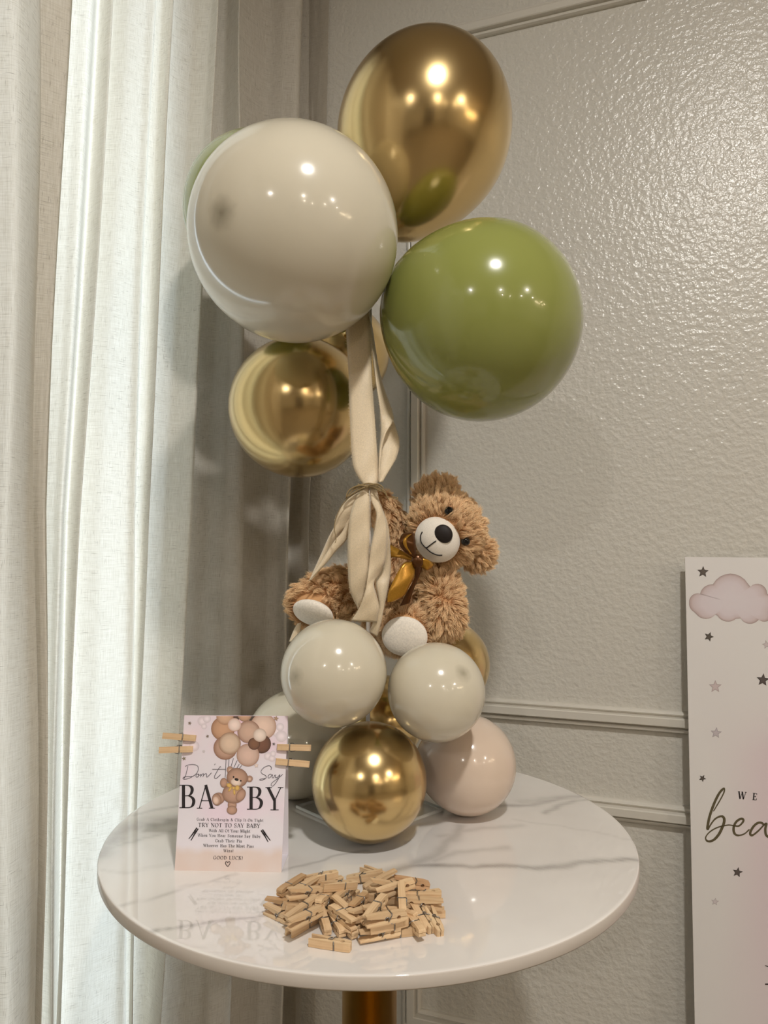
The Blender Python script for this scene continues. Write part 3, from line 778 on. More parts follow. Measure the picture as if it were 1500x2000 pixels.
strip('ribbon_tail', S_([((1200, 300), (1222, 300)), ((1290, 560), (1314, 560)), ((1300, 800), (1346, 850)), ((1272, 1060), (1352, 1050)), ((1200, 1190), (1346, 1180)), ((1178, 1265), (1326, 1300)), ((1202, 1420), (1302, 1420)), ((1212, 1560), (1270, 1570)), ((1140, 1740), (1232, 1750)), ((1100, 1840), (1190, 1900))],
      ox, oy, s6, [.855, .858, .862, .866, .866, .862, .86, .86, .862, .866]), R_, rb)
strip('ribbon_tail', S_([((1050, 110), (1085, 120)), ((950, 200), (990, 240)), ((850, 270), (925, 400)), ((762, 380), (880, 510)), ((702, 520), (850, 610)), ((675, 650), (778, 690)), ((632, 800), (700, 810)), ((588, 950), (612, 930))],
      ox, oy, s6, [.85, .85, .85, .85, .852, .855, .86, .866], [.852, .852, .852, .855, .86, .865, .868, .868]), R_, rb, ripple=.0006)
strip('ribbon_tail', S_([((880, 420), (900, 520)), ((790, 640), (862, 660)), ((700, 750), (815, 770)), ((600, 900), (700, 890)), ((500, 1060), (580, 1040)), ((380, 1245), (420, 1205))],
      ox, oy, s6, [.855, .856, .856, .856, .855, .853], [.857, .858, .858, .858, .857, .855]), R_, rb)
strip('ribbon_tail', S_([((700, 580), (730, 580)), ((620, 720), (660, 720)), ((540, 900), (590, 930)), ((450, 1100), (500, 1120)), ((390, 1235), (420, 1225))],
      ox, oy, s6, [.868, .872, .875, .875, .87]), R_, rb)
strip('ribbon_tail', S_([((255, 1740), (290, 1735)), ((225, 1790), (285, 1800)), ((190, 1860), (270, 1880)), ((150, 1960), (250, 1960))], ox, oy, s6, .89), R_, rb)
tw = empty('twine_tie', at(719, 950, .846)); tag(tw, 'strands of brown jute twine knotted round the ribbon', 'twine')
kc = at(719, 950, .850)
for k in range(4):
    pts = []
    for a in np.linspace(0, 2 * math.pi, 28, endpoint=False):
        pts.append(kc + Vector((.0115 * math.cos(a) + .0006 * math.sin(5 * a + k), .0075 * math.sin(a), (k - 1.5) * .0013 + .0008 * math.sin(3 * a + 2 * k))))
    obj('twine_loop', *tube_vf(pts, .00105, 6, True), M['twine'], tw)
def twine_px(pl, Y, nm='loose_end', r=.0009):
    q = [at(p[0], p[1], Y + p[2] * 0) for p in catmull([(ox + x / s6, oy + y / s6, 0) for x, y in pl], 6)]
    obj(nm, *tube_vf(q, r, 6), M['twine'], tw)
twine_px([(1060, 120), (980, 110), (900, 140), (850, 180), (830, 240), (880, 220), (960, 170), (1050, 130)], .838)
twine_px([(1080, 130), (980, 140), (890, 180), (820, 270), (870, 200), (960, 120), (1040, 100)], .84)
twine_px([(1070, 125), (960, 190), (850, 260), (760, 370), (705, 500), (685, 620), (705, 740), (695, 790)], .84, r=.0005)
twine_px([(1090, 110), (1180, 110), (1240, 150), (1290, 190), (1320, 250), (1400, 250), (1435, 255), (1420, 272), (1380, 262)], .84, r=.0006)
twine_px([(1100, 120), (1190, 140), (1270, 190), (1310, 240), (1330, 290)], .838, r=.0005)
twine_px([(1100, 100), (1200, 95), (1260, 140), (1230, 175), (1150, 130)], .841)

# bear's satin bow
bow = empty('bow', at(800, 1070, .87)); child(bow, bear)
o5, p5, z5 = 740, 910, 5.405
def bstrip(nm, pts, Yl, Yr, mt):
    strip(nm, S_(pts, o5, p5, z5, Yl, Yr), mt, bow, fray=False, ripple=.0004)
bstrip('bow_loop', [((396, 985), (402, 1012)), ((290, 925), (392, 950)), ((226, 850), (388, 860)), ((216, 790), (384, 785)), ((246, 722), (368, 712)), ((280, 712), (350, 708)), ((270, 770), (345, 765)), ((300, 880), (372, 880)), ((392, 985), (404, 1000))],
       [.866, .855, .848, .847, .855, .862, .868, .869, .868], [.866, .857, .852, .852, .858, .864, .870, .872, .869], M['satin_dark'])
bstrip('bow_loop', [((300, 730), (345, 720)), ((258, 775), (300, 772)), ((262, 840), (300, 850)), ((330, 930), (352, 935))], [.852, .8455, .8455, .853], [.853, .8465, .8465, .854], M['satin'])
bstrip('bow_loop', [((400, 985), (395, 1015)), ((300, 930), (280, 985)), ((200, 870), (185, 965)), ((100, 820), (100, 970))], [.868, .872, .878, .882], [.868, .87, .872, .876], M['satin'])
bstrip('bow_loop', [((400, 985), (400, 1035)), ((455, 975), (440, 1062)), ((530, 995), (505, 1100)), ((580, 1040), (548, 1085))], [.866, .86, .862, .87], [.868, .866, .866, .872], M['satin'])
bstrip('bow_tail', [((372, 1010), (405, 1015)), ((270, 1020), (378, 1060)), ((200, 1120), (374, 1150)), ((130, 1260), (318, 1280)), ((95, 1360), (262, 1370)), ((90, 1440), (170, 1430))], [.866, .858, .852, .848, .847, .848], [.867, .864, .860, .856, .854, .853], M['satin'])
bstrip('bow_tail', [((380, 1000), (430, 1000)), ((372, 1080), (458, 1060)), ((372, 1190), (430, 1150)), ((290, 1340), (365, 1310)), ((220, 1480), (320, 1450))], [.862, .866, .870, .872, .874], [.864, .87, .874, .876, .878], M['satin_dark'])
obj('bow_knot', *ellipsoid(at(740 + 408 / 5.405, 910 + 1000 / 5.405, .862), (.0075, .006, .0085), None, 20, 14), M['satin_dark'], bow)

# ------------------------------------------------------------------ print tools (flat ink a hair above its sheet)
class Ink:
    def __init__(s, to3d): s.v = []; s.f = []; s.c = []; s.to = to3d; s.lay = 0.00012
    def vert(s, x, y, c, lay): s.v.append(s.to(x, y, lay)); s.c.append(c); return len(s.v) - 1
    def poly(s, pts, rgb, lay=None):
        lay = s.lay if lay is None else lay; c = s2l(rgb); s.f.append(tuple(s.vert(x, y, c, lay) for x, y in pts))
    def rings(s, shape, stops, lay=None, clip=None):
        """shape(t) -> list of points of the outline scaled by t; stops: [(t, rgb)] from rim to centre"""
        lay = s.lay if lay is None else lay; prev = None
        for t_, rgb in stops:
            c = s2l(rgb); pts = shape(t_)
            if clip: pts = [clip(p) for p in pts]
            ids = [s.vert(x, y, c, lay) for x, y in pts]
            if prev: n = len(ids); s.f += [(prev[k], prev[(k + 1) % n], ids[(k + 1) % n], ids[k]) for k in range(n)]
            prev = ids
        s.f.append(tuple(prev)); s.lay += .00001
    def ell(s, cx, cy, rx, ry, rgb, rim=None, rot=0, lay=None, clip=None, n=28):
        rim = rim or tuple(v * .72 for v in rgb); ca, sa = math.cos(rot), math.sin(rot)
        def sh(t_): return [(cx + rx * t_ * math.cos(a) * ca - ry * t_ * math.sin(a) * sa, cy + rx * t_ * math.cos(a) * sa + ry * t_ * math.sin(a) * ca) for a in np.linspace(0, 2 * math.pi, n, endpoint=False)]
        mid = tuple((a + b) / 2 for a, b in zip(rgb, rim)); hi = tuple(min(255, v * 1.08) for v in rgb)
        s.rings(sh, [(1, rim), (.9, mid), (.7, rgb), (.25, hi)], lay, clip)
    def star(s, cx, cy, r, rgb, rot=0, core=None):
        pts = [(cx + (r if k % 2 == 0 else r * .45) * math.sin(rot + k * math.pi / 5), cy - (r if k % 2 == 0 else r * .45) * math.cos(rot + k * math.pi / 5)) for k in range(10)]
        s.rings(lambda t_: [(cx + (x - cx) * t_, cy + (y - cy) * t_) for x, y in pts], [(1, rgb), (.55, core or tuple(min(255, v + 35) for v in rgb))])
    def stroke(s, pts, wd, rgb, sub=5, lay=None, taper=False, nib=None):
        q = [np.array(p) for p in (catmull(pts, sub) if sub > 1 and len(pts) > 2 else pts)]; c = s2l(rgb); lay = s.lay if lay is None else lay; prev = None
        for i, p in enumerate(q):
            d = q[min(i + 1, len(q) - 1)] - q[max(i - 1, 0)]; L_ = math.hypot(*d) or 1; d = d / L_; nrm = np.array((-d[1], d[0]))
            w_ = wd[min(i * (len(wd) - 1) // max(len(q) - 1, 1), len(wd) - 1)] if isinstance(wd, (list, tuple)) else wd
            if nib is not None: w_ = max(nib[0], nib[1] * abs(d[0] * math.sin(nib[2]) + d[1] * math.cos(nib[2])))
            a = s.vert(*(p + nrm * w_ / 2), c, lay); b = s.vert(*(p - nrm * w_ / 2), c, lay)
            if prev: s.f.append((prev[0], prev[1], b, a))
            prev = (a, b)
    def build(s, name, mat, par):
        me = bpy.data.meshes.new(name); me.from_pydata([tuple(p) for p in s.v], [], s.f); me.update()
        ca = me.color_attributes.new('Col', 'FLOAT_COLOR', 'POINT'); ca.data.foreach_set('color', np.array(s.c, np.float32).ravel())
        return link(name, me, mat, par, False)

# small serif letters: strokes in units of cap height, y up; second entry of a stroke forces the weight
def arc(cx, cy, rx, ry, a0, a1, n=10): return [(cx + rx * math.cos(math.radians(a)), cy + ry * math.sin(math.radians(a))) for a in np.linspace(a0, a1, n)]
K_, T_ = .145, .06
def sf(x, y, w=.2): return ([(x - w / 2, y), (x + w / 2, y)], T_)
def stem(x, y0, y1, a=True, b=True): return [([(x, y0), (x, y1)], K_)] + ([sf(x, y0 + .02, .34)] if a else []) + ([sf(x, y1 - .02, .34)] if b else [])
xh = .66
GL = {
 'A': (.82, [([(.06, 0), (.41, 1)], T_), ([(.41, 1), (.74, 0)], K_), ([(.2, .33), (.62, .33)], T_), sf(.08, .02, .26), sf(.73, .02, .3)]),
 'B': (.74, stem(.2, 0, 1) + [([(.2, .98), (.42, .97)] + arc(.42, .75, .2, .22, 80, -80, 7) + [(.42, .52), (.2, .52)], None), ([(.42, .52)] + arc(.43, .27, .24, .25, 80, -80, 7) + [(.43, .02), (.2, .02)], None)]),
 'C': (.78, [(arc(.43, .5, .36, .5, 45, 318, 14), None), ([(.7, .98), (.7, .72)], T_)]),
 'G': (.84, [(arc(.43, .5, .36, .5, 45, 310, 14), None), ([(.7, .98), (.7, .72)], T_), ([(.7, .42), (.7, .08)], K_), sf(.68, .42, .34)]),
 'H': (.9, stem(.2, 0, 1) + stem(.7, 0, 1) + [([(.2, .52), (.7, .52)], T_)]),
 'I': (.44, stem(.22, 0, 1)),
 'K': (.82, stem(.2, 0, 1) + [([(.25, .45), (.66, .98)], T_), ([(.38, .6), (.74, .02)], K_), sf(.68, .98, .26), sf(.74, .02, .24)]),
 'L': (.66, stem(.2, 0, 1) + [([(.2, .03), (.62, .03)], T_), ([(.61, .02), (.61, .28)], T_)]),
 'M': (1.06, stem(.16, 0, 1) + stem(.9, 0, 1) + [([(.16, .98), (.52, .05)], K_), ([(.52, .05), (.9, .98)], T_)]),
 'N': (.88, [([(.16, 0), (.16, 1)], T_), ([(.14, 1), (.74, 0)], K_), ([(.74, 0), (.74, 1)], T_), sf(.16, .02, .28), sf(.1, .98, .24), sf(.74, .98, .28)]),
 'O': (.88, [(arc(.44, .5, .37, .49, 0, 360, 22), None)]),
 'P': (.68, stem(.2, 0, 1) + [([(.2, .98), (.4, .97)] + arc(.4, .72, .22, .25, 80, -80, 8) + [(.4, .46), (.2, .46)], None)]),
 'R': (.8, stem(.2, 0, 1) + [([(.2, .98), (.4, .97)] + arc(.4, .74, .22, .23, 80, -80, 8) + [(.4, .5), (.2, .5)], None), ([(.4, .5), (.7, .02)], K_), sf(.72, .02, .2)]),
 'S': (.66, [([(.54, .8), (.48, .93), (.32, .98), (.14, .88), (.13, .7), (.3, .55), (.46, .45), (.54, .28), (.46, .08), (.28, .02), (.13, .08), (.09, .22)], None), ([(.56, .98), (.55, .74)], T_), ([(.08, .04), (.08, .26)], T_)]),
 'T': (.8, stem(.4, 0, 1, True, False) + [([(.06, .97), (.74, .97)], T_), ([(.07, .97), (.07, .74)], T_), ([(.73, .97), (.73, .74)], T_)]),
 'U': (.86, [([(.2, 1), (.2, .3)] + arc(.44, .28, .24, .27, 190, 350, 8) + [(.68, .3), (.68, 1)], None), sf(.2, .98, .3), sf(.68, .98, .26)]),
 'W': (1.12, [([(.1, 1), (.34, 0)], K_), ([(.34, 0), (.56, .95)], T_), ([(.54, 1), (.8, 0)], K_), ([(.8, 0), (1.03, 1)], T_), sf(.1, .98, .28), sf(.55, .98, .2), sf(1.02, .98, .24)]),
 'D': (.86, stem(.2, 0, 1) + [([(.2, .98), (.4, .97)] + arc(.4, .5, .38, .47, 82, -82, 10) + [(.4, .03), (.2, .02)], None)]),
 'E': (.7, stem(.2, 0, 1) + [([(.2, .97), (.6, .97)], T_), ([(.2, .52), (.48, .52)], T_), ([(.2, .03), (.62, .03)], T_), ([(.6, .98), (.6, .76)], T_), ([(.48, .62), (.48, .42)], T_), ([(.62, .02), (.62, .26)], T_)]),
 'Y': (.8, [([(.06, 1), (.4, .45)], K_), ([(.4, .45), (.72, 1)], T_), ([(.4, .48), (.4, 0)], K_), sf(.08, .98, .28), sf(.71, .98, .26), sf(.4, .02, .34)]),
 'a': (.6, [([(.12, .52), (.2, .63), (.34, .63), (.42, .5), (.42, .08), (.5, .02), (.56, .06)], None), ([(.42, .38), (.2, .34), (.1, .18), (.2, .02), (.34, .06), (.42, .16)], None)]),
 'b': (.62, [([(.15, 1), (.15, .02)], K_), sf(.09, .98, .16), (arc(.31, .33, .2, .32, 150, -150, 12), None)]),
 'c': (.52, [(arc(.3, .33, .22, .32, 45, 315, 12), None)]),
 'e': (.56, [([(.1, .37), (.48, .37)], T_), (arc(.3, .33, .21, .32, 10, 320, 13), None)]),
 'f': (.42, [([(.42, .92), (.34, .99), (.22, .9), (.2, .7), (.2, 0)], None), sf(.2, .02, .3), sf(.22, .63, .34)]),
 'g': (.58, [(arc(.27, .42, .18, .22, 0, 360, 14), None), ([(.14, .26), (.1, .12), (.4, .04), (.5, -.1), (.3, -.24), (.08, -.16), (.14, 0)], None), ([(.42, .56), (.56, .62)], T_)]),
 'h': (.66, stem(.15, 0, 1, True, False) + [sf(.09, .98, .16), ([(.15, .45), (.3, .64), (.44, .6), (.48, .42), (.48, 0)], None), sf(.48, .02, .28)]),
 'i': (.34, stem(.17, 0, xh, True, False) + [sf(.11, xh - .03, .16), ([(.17, .82), (.17, .95)], K_)]),
 'l': (.34, stem(.17, 0, 1, True, False) + [sf(.11, .98, .16)]),
 'm': (.98, stem(.15, 0, xh, True, False) + [([(.15, .45), (.28, .63), (.41, .6), (.46, .42), (.46, 0)], None), ([(.46, .45), (.6, .63), (.73, .6), (.78, .42), (.78, 0)], None), sf(.46, .02, .24), sf(.78, .02, .26), sf(.1, xh - .03, .16)]),
 'n': (.66, stem(.15, 0, xh, True, False) + [([(.15, .45), (.3, .64), (.44, .6), (.48, .42), (.48, 0)], None), sf(.48, .02, .28), sf(.1, xh - .03, .16)]),
 'o': (.6, [(arc(.3, .33, .22, .32, 0, 360, 16), None)]),
 'p': (.64, [([(.17, .66), (.17, -.28)], K_), sf(.17, -.27, .3), sf(.11, xh - .03, .16), (arc(.33, .33, .2, .32, 150, -150, 12), None)]),
 'r': (.48, stem(.15, 0, xh, True, False) + [([(.15, .4), (.26, .6), (.4, .6)], None), sf(.1, xh - .03, .16)]),
 's': (.48, [([(.4, .52), (.34, .62), (.2, .63), (.1, .5), (.2, .38), (.36, .28), (.4, .14), (.26, .02), (.1, .06), (.08, .18)], None)]),
 't': (.42, [([(.19, .86), (.19, .14), (.26, .02), (.4, .1)], K_), sf(.22, .63, .36)]),
 'u': (.66, [([(.15, .65), (.15, .2), (.26, .03), (.42, .14), (.48, .3)], None), ([(.48, .66), (.48, 0)], K_), sf(.1, .63, .16), sf(.53, .02, .16), sf(.43, .63, .16)]),
 'v': (.6, [([(.08, .65), (.3, 0)], K_), ([(.3, 0), (.52, .65)], T_), sf(.1, .64, .24), sf(.5, .64, .22)]),
 'w': (.86, [([(.08, .65), (.26, 0)], K_), ([(.26, 0), (.43, .62)], T_), ([(.42, .65), (.6, 0)], K_), ([(.6, 0), (.78, .65)], T_), sf(.1, .64, .22), sf(.76, .64, .2)]),
 'y': (.6, [([(.08, .65), (.31, .02)], K_), ([(.52, .65), (.3, 0), (.2, -.22), (.06, -.24)], T_), sf(.1, .64, .24), sf(.5, .64, .22)]),
 '&': (.84, [([(.76, .5), (.62, .2), (.4, .02), (.18, .04), (.1, .24), (.26, .46), (.46, .66), (.44, .9), (.3, .97), (.2, .82), (.3, .56), (.56, .22), (.76, .02)], None)]),
 '!': (.34, [([(.17, 1), (.17, .3)], K_), ([(.17, .14), (.17, 0)], K_)]), ' ': (.42, []),
}
def text_width(s, gap): return sum(GL[ch][0] + gap for ch in s) - gap
def text(ink, s, xl, yl, xr, yr, cap, rgb, wscale=1.0, kern=None):
    """baseline runs from (xl,yl) to (xr,yr) in sheet pixels; letters are spread to fill it"""
    n = len(s); w0 = sum(GL[ch][0] for ch in s); span = math.hypot(xr - xl, yr - yl); sq = 1.0
    gap = (span / cap - w0) / max(n - 1, 1)
    if gap < .04: sq = (span / cap - .04 * (n - 1)) / w0; gap = .04
    d = np.array((xr - xl, yr - yl)) / span; x = 0.0
    up = np.array((d[1], -d[0]))
    for ch in s:
        adv, strokes = GL[ch]
        for pts, wt in strokes:
            q = [tuple(np.array((xl, yl)) + d * (x + px * sq) * cap + up * py * cap) for px, py in pts]
            ink.stroke(q, (wt or .1) * cap * wscale, rgb, 2 if (wt is None and len(q) > 2) else 1, nib=None if wt else (T_ * cap * wscale, K_ * cap * wscale, .3))
        x += adv * sq + gap

# ------------------------------------------------------------------ tent card
BL, BRc = onz(341, 1700, TZ), onz(549.5, 1704, TZ); BK = onz(562, 1669, TZ)
edge = (BRc - BL).normalized(); back = Vector((-edge.y, edge.x, 0));
if back.y < 0: back = -back
depth = (BK - BRc).dot(back)
ytop = BRc + back * depth * .93
def solve_top(px, py, base):                # point above the ridge line (parallel to the front edge)
    return onplane(px, py, base, back)
TRc, TLc = solve_top(562.5, 1398, ytop), solve_top(360, 1397, ytop)
zt = (TRc.z + TLc.z) / 2
print('card depth', depth, 'width', (BRc - BL).length, 'top z', TRc.z - TZ, TLc.z - TZ, (TRc - TLc).length)
cn = (BRc - BL).cross(TLc - BL).normalized()
if cn.y > 0: cn = -cn
def card3(px, py, lay): return onplane(px, py, BL, cn) + cn * lay
cd_ = empty('tent_card', (BL + BRc) / 2); tag(cd_, 'white folded game card printed with a teddy bear and beige balloons', 'card')
# front sheet as a coloured grid (printed wash on paper)
mid0 = (BL + BRc) / 2
GX, GY = 44, 64; v = []; cols = []
TLf = onplane(360, 1397, BL, cn); TRf = onplane(562.5, 1398, BL, cn)
for j in range(GY + 1):
    for i in range(GX + 1):
        a, b = i / GX, j / GY
        p = BL.lerp(BRc, a).lerp(TLf.lerp(TRf, a), b); v.append(p)
        n1 = noise.noise((a * 3, b * 4, 1)); n2 = noise.noise((a * 6, b * 7, 5)); n3 = noise.noise((a * 9, b * 14, 8))
        c = np.array((228, 222, 230.)) + np.array((4, -7, -2)) * max(0, n1) * 2 + np.array((6, -10, -8)) * max(0, (b - .62) * 2) * (1 + n2)
        wsh = max(0, min(1, (.17 + .05 * n1 + .025 * n3 - b) / .06)); k = .55 + .5 * n2
        c = c * (1 - wsh * .7) + np.array((222 - 6 * k, 208 - 22 * k, 200 - 32 * k)) * wsh * .7
        cols.append(s2l(tuple(c)))
f = [(j * (GX + 1) + i, j * (GX + 1) + i + 1, (j + 1) * (GX + 1) + i + 1, (j + 1) * (GX + 1) + i) for j in range(GY) for i in range(GX)]
fp = obj('front_panel', v, f, M['card'], cd_, False)
ca = fp.data.color_attributes.new('Col', 'FLOAT_COLOR', 'POINT'); ca.data.foreach_set('color', np.array(cols, np.float32).ravel())
md = fp.modifiers.new('thickness', 'SOLIDIFY'); md.thickness = .00045; md.offset = 1 if fp.data.polygons[0].normal.dot(cn) < 0 else -1
def sheet(name, q, th=.0005):
    n_ = (q[1] - q[0]).cross(q[3] - q[0]).normalized(); mb = MB(); mb.add([p + n_ * th / 2 for p in q] + [p - n_ * th / 2 for p in q], [(0, 1, 2, 3), (7, 6, 5, 4), (0, 4, 5, 1), (1, 5, 6, 2), (2, 6, 7, 3), (3, 7, 4, 0)])
    return mb.build(name, M['paper'], cd_)
bkL = BL + back * depth; lift = Vector((0, 0, .0004))
sheet('back_panel', [bkL + lift, BRc + back * depth + lift, TRf + back * .0006 - lift, TLf + back * .0006 - lift])
sheet('bottom_panel', [BL + lift + back * .0008, BRc + lift + back * .0008, BRc + back * (depth - .0008) + lift, bkL - back * .0008 + lift])
# artwork
ink = Ink(card3)
def q2(x, y): return 300 + x / 4.41, 1370 + y / 4.41
ctop = lambda p: (p[0], max(p[1], 1398.6))
DL = [.00012]
def disc(x, y, r, rgb, rim=None, rx=None):
    cx_, cy_ = q2(x, y); k = Ink(card3); DL[0] += .00001; k.lay = DL[0]; k.ell(cx_, cy_, (rx or r) / 4.41, r / 4.41, rgb, rim, clip=ctop)
    k.build('printed_balloon' if r < 30 or rgb[0] != 222 or rgb[1] != 210 else 'printed_cloud', M['print'], cd_)
for x, y, r in ((420, 170, 42), (460, 150, 35), (435, 215, 25), (350, 385, 45), (1060, 260, 45), (1100, 300, 50), (1090, 220, 35), (985, 470, 35), (1020, 490, 30), (1030, 450, 26)): disc(x, y, r, (222, 210, 216), (214, 200, 208))
disc(690, 130, 52, (84, 62, 52)); disc(850, 128, 45, (70, 56, 48)); disc(785, 112, 62, (190, 150, 122))
disc(945, 215, 112, (214, 186, 170), (176, 140, 120)); disc(930, 365, 82, (112, 76, 58), (72, 48, 38)); disc(598, 235, 102, (190, 148, 118), (146, 104, 78)); disc(615, 128, 74, (200, 162, 134), (166, 124, 96))
disc(820, 262, 98, (192, 160, 142), (146, 110, 92)); disc(618, 400, 102, (184, 148, 128), (140, 100, 80)); disc(656, 362, 96, (206, 180, 158), (150, 116, 92)); disc(813, 462, 98, (204, 174, 160), (168, 132, 114))
disc(866, 365, 52, (120, 84, 62), (76, 48, 34)); disc(915, 290, 58, (222, 204, 192), (184, 158, 142)); disc(697, 201, 57, (226, 204, 194), (200, 164, 150))
ink2 = Ink(card3); ink2.lay = .0006
def e2(x, y, rx, ry, rgb, rim=None, rot=0): a, b = q2(x, y); ink2.ell(a, b, rx / 4.41, ry / 4.41, rgb, rim, rot)
fb, fr = (178, 142, 122), (132, 98, 80)
e2(660, 590, 29, 32, fb, fr); e2(662, 592, 16, 18, (206, 172, 152)); e2(828, 666, 27, 28, fb, fr); e2(828, 668, 15, 16, (206, 172, 152))
e2(606, 700, 32, 42, fb, fr); e2(678, 890, 38, 50, fb, fr); e2(676, 935, 45, 38, fb, fr); e2(560, 835, 55, 50, fb, fr, -.3); e2(545, 845, 40, 52, fb, fr, -.2); e2(538, 852, 25, 34, (216, 188, 172), (190, 158, 140), -.2)
e2(690, 795, 98, 84, fb, fr); e2(752, 808, 38, 58, fb, fr, .5); e2(722, 655, 92, 82, fb, fr, .2); e2(712, 695, 46, 32, (222, 202, 188), (196, 168, 150), .2)
e2(716, 672, 18, 12, (34, 24, 22), (20, 14, 12), .3); e2(690, 650, 7, 8, (30, 22, 20)); e2(752, 683, 7, 8, (30, 22, 20))
for x, y, rx, ry, ro in ((652, 722, 24, 18, .4), (722, 745, 20, 24, .2), (690, 745, 14, 12, 0), (660, 755, 10, 26, .6), (697, 780, 10, 26, -.1)): e2(x, y, rx, ry, (206, 170, 96), (164, 122, 60), ro)
ink2.build('printed_bear', M['print'], cd_)
ik = Ink(card3); ik.lay = .0004
for x, y, r, c in ((312, 187, 17, (96, 78, 62)), (1055, 146, 25, (140, 108, 82)), (465, 300, 16, (100, 84, 72)), (263, 492, 20, (104, 92, 70)), (1036, 367, 16, (84, 76, 72)), (433, 430, 15, (176, 168, 170)), (885, 552, 22, (200, 178, 168))):
    a, b = q2(x, y); ik.star(a, b, r / 4.41, c, random.uniform(-.3, .3)); ik.build('printed_star', M['print'], cd_); ik = Ink(card3); ik.lay = .0004
lt = Ink(card3); lt.lay = .0003; INK = (34, 26, 30); GREY = (92, 86, 96)
A8 = lambda pts: [(300 + x / 8.33, 1370 + y / 8.33) for x, y in pts]; B8 = lambda pts: [(460 + x / 8.33, 1370 + y / 8.33) for x, y in pts]
for pl in ([(560, 1052), (545, 1120), (520, 1210), (498, 1252)], [(515, 1058), (560, 1035), (640, 1025), (710, 1045), (730, 1100), (700, 1170), (630, 1225), (560, 1255), (500, 1266), (478, 1255), (490, 1235), (530, 1222), (632, 1222)],
           [(722, 1180), (700, 1190), (690, 1215), (702, 1232), (727, 1222), (740, 1195), (728, 1178), (735, 1200), (772, 1192)], [(775, 1178), (765, 1232)], [(768, 1215), (798, 1180), (815, 1182), (803, 1232)], [(806, 1215), (838, 1180), (860, 1176), (864, 1200), (860, 1226), (882, 1225), (942, 1160)],
           [(1005, 1013), (990, 1036)], [(1096, 1072), (1084, 1060), (1050, 1110), (1010, 1180), (990, 1230), (1002, 1252), (1032, 1245), (1090, 1190)], [(955, 1105), (1170, 1105)],
           [(1180, 940), (1165, 1240)], [(1228, 940), (1218, 1060)], [(1300, 925), (1265, 1050)], [(1360, 960), (1300, 1090)], [(1395, 1020), (1355, 1085)], [(1435, 1040), (1395, 1090)]):
    lt.stroke(A8(pl), 1.15, GREY, 5)
for pl in ([(575, 1115), (585, 1080), (570, 1055), (540, 1045), (480, 1065), (430, 1110), (415, 1150), (440, 1180), (480, 1200), (500, 1225), (490, 1250), (450, 1275), (405, 1283), (394, 1272), (420, 1262), (482, 1250)],
           [(590, 1186), (560, 1185), (530, 1215), (536, 1245), (562, 1238), (602, 1190), (596, 1236), (620, 1240), (642, 1195)], [(655, 1190), (650, 1235), (682, 1235), (722, 1190), (702, 1250), (660, 1320), (612, 1375), (580, 1365), (600, 1320), (680, 1260), (768, 1188)]):
    lt.stroke(B8(pl), 1.15, GREY, 5)
def bigB(x0, x1, yb, yt):
    w_, h = x1 - x0, yb - yt; X = lambda t_: x0 + w_ * t_; Yy = lambda t_: yb - h * t_
    lt.stroke([(X(.26), Yy(0)), (X(.26), Yy(1))], w_ * .2, INK, 1)
    lt.stroke([(X(0), Yy(.012)), (X(.55), Yy(.012))], h * .035, INK, 1); lt.stroke([(X(0), Yy(.985)), (X(.55), Yy(.985))], h * .035, INK, 1)
    lt.stroke([(X(p), Yy(q)) for p, q in [(.3, .985), (.5, .985), (.68, .95), (.79, .86), (.8, .74), (.72, .61), (.55, .535), (.3, .525)]], 1, INK, 4, nib=(h * .035, w_ * .2, .12))
    lt.stroke([(X(p), Yy(q)) for p, q in [(.3, .525), (.58, .525), (.78, .46), (.89, .36), (.9, .24), (.82, .1), (.64, .02), (.3, .012)]], 1, INK, 4, nib=(h * .035, w_ * .2, .12))
def bigA(x0, x1, yb, yt):
    w_, h = x1 - x0, yb - yt; X = lambda t_: x0 + w_ * t_; Yy = lambda t_: yb - h * t_
    lt.stroke([(X(.14), Yy(.01)), (X(.5), Yy(1))], w_ * .055, INK, 1); lt.stroke([(X(.49), Yy(1)), (X(.84), Yy(.01))], w_ * .16, INK, 1)
    lt.stroke([(X(.25), Yy(.33)), (X(.72), Yy(.33))], h * .035, INK, 1); lt.stroke([(X(0), Yy(.012)), (X(.3), Yy(.012))], h * .035, INK, 1); lt.stroke([(X(.66), Yy(.012)), (X(1), Yy(.012))], h * .035, INK, 1)
def bigY(x0, x1, yb, yt):
    w_, h = x1 - x0, yb - yt; X = lambda t_: x0 + w_ * t_; Yy = lambda t_: yb - h * t_
    lt.stroke([(X(.15), Yy(.99)), (X(.51), Yy(.42))], w_ * .16, INK, 1); lt.stroke([(X(.86), Yy(.99)), (X(.52), Yy(.42))], w_ * .055, INK, 1); lt.stroke([(X(.51), Yy(.46)), (X(.51), Yy(0))], w_ * .15, INK, 1)
    lt.stroke([(X(0), Yy(.985)), (X(.36), Yy(.985))], h * .035, INK, 1); lt.stroke([(X(.7), Yy(.985)), (X(1), Yy(.985))], h * .035, INK, 1); lt.stroke([(X(.28), Yy(.012)), (X(.74), Yy(.012))], h * .035, INK, 1)
bigB(350.5, 381.5, 1578, 1533); bigA(384.5, 420, 1579, 1533); bigB(482.5, 513.6, 1581, 1536.5); bigY(518.5, 553.5, 1582.3, 1537.5)
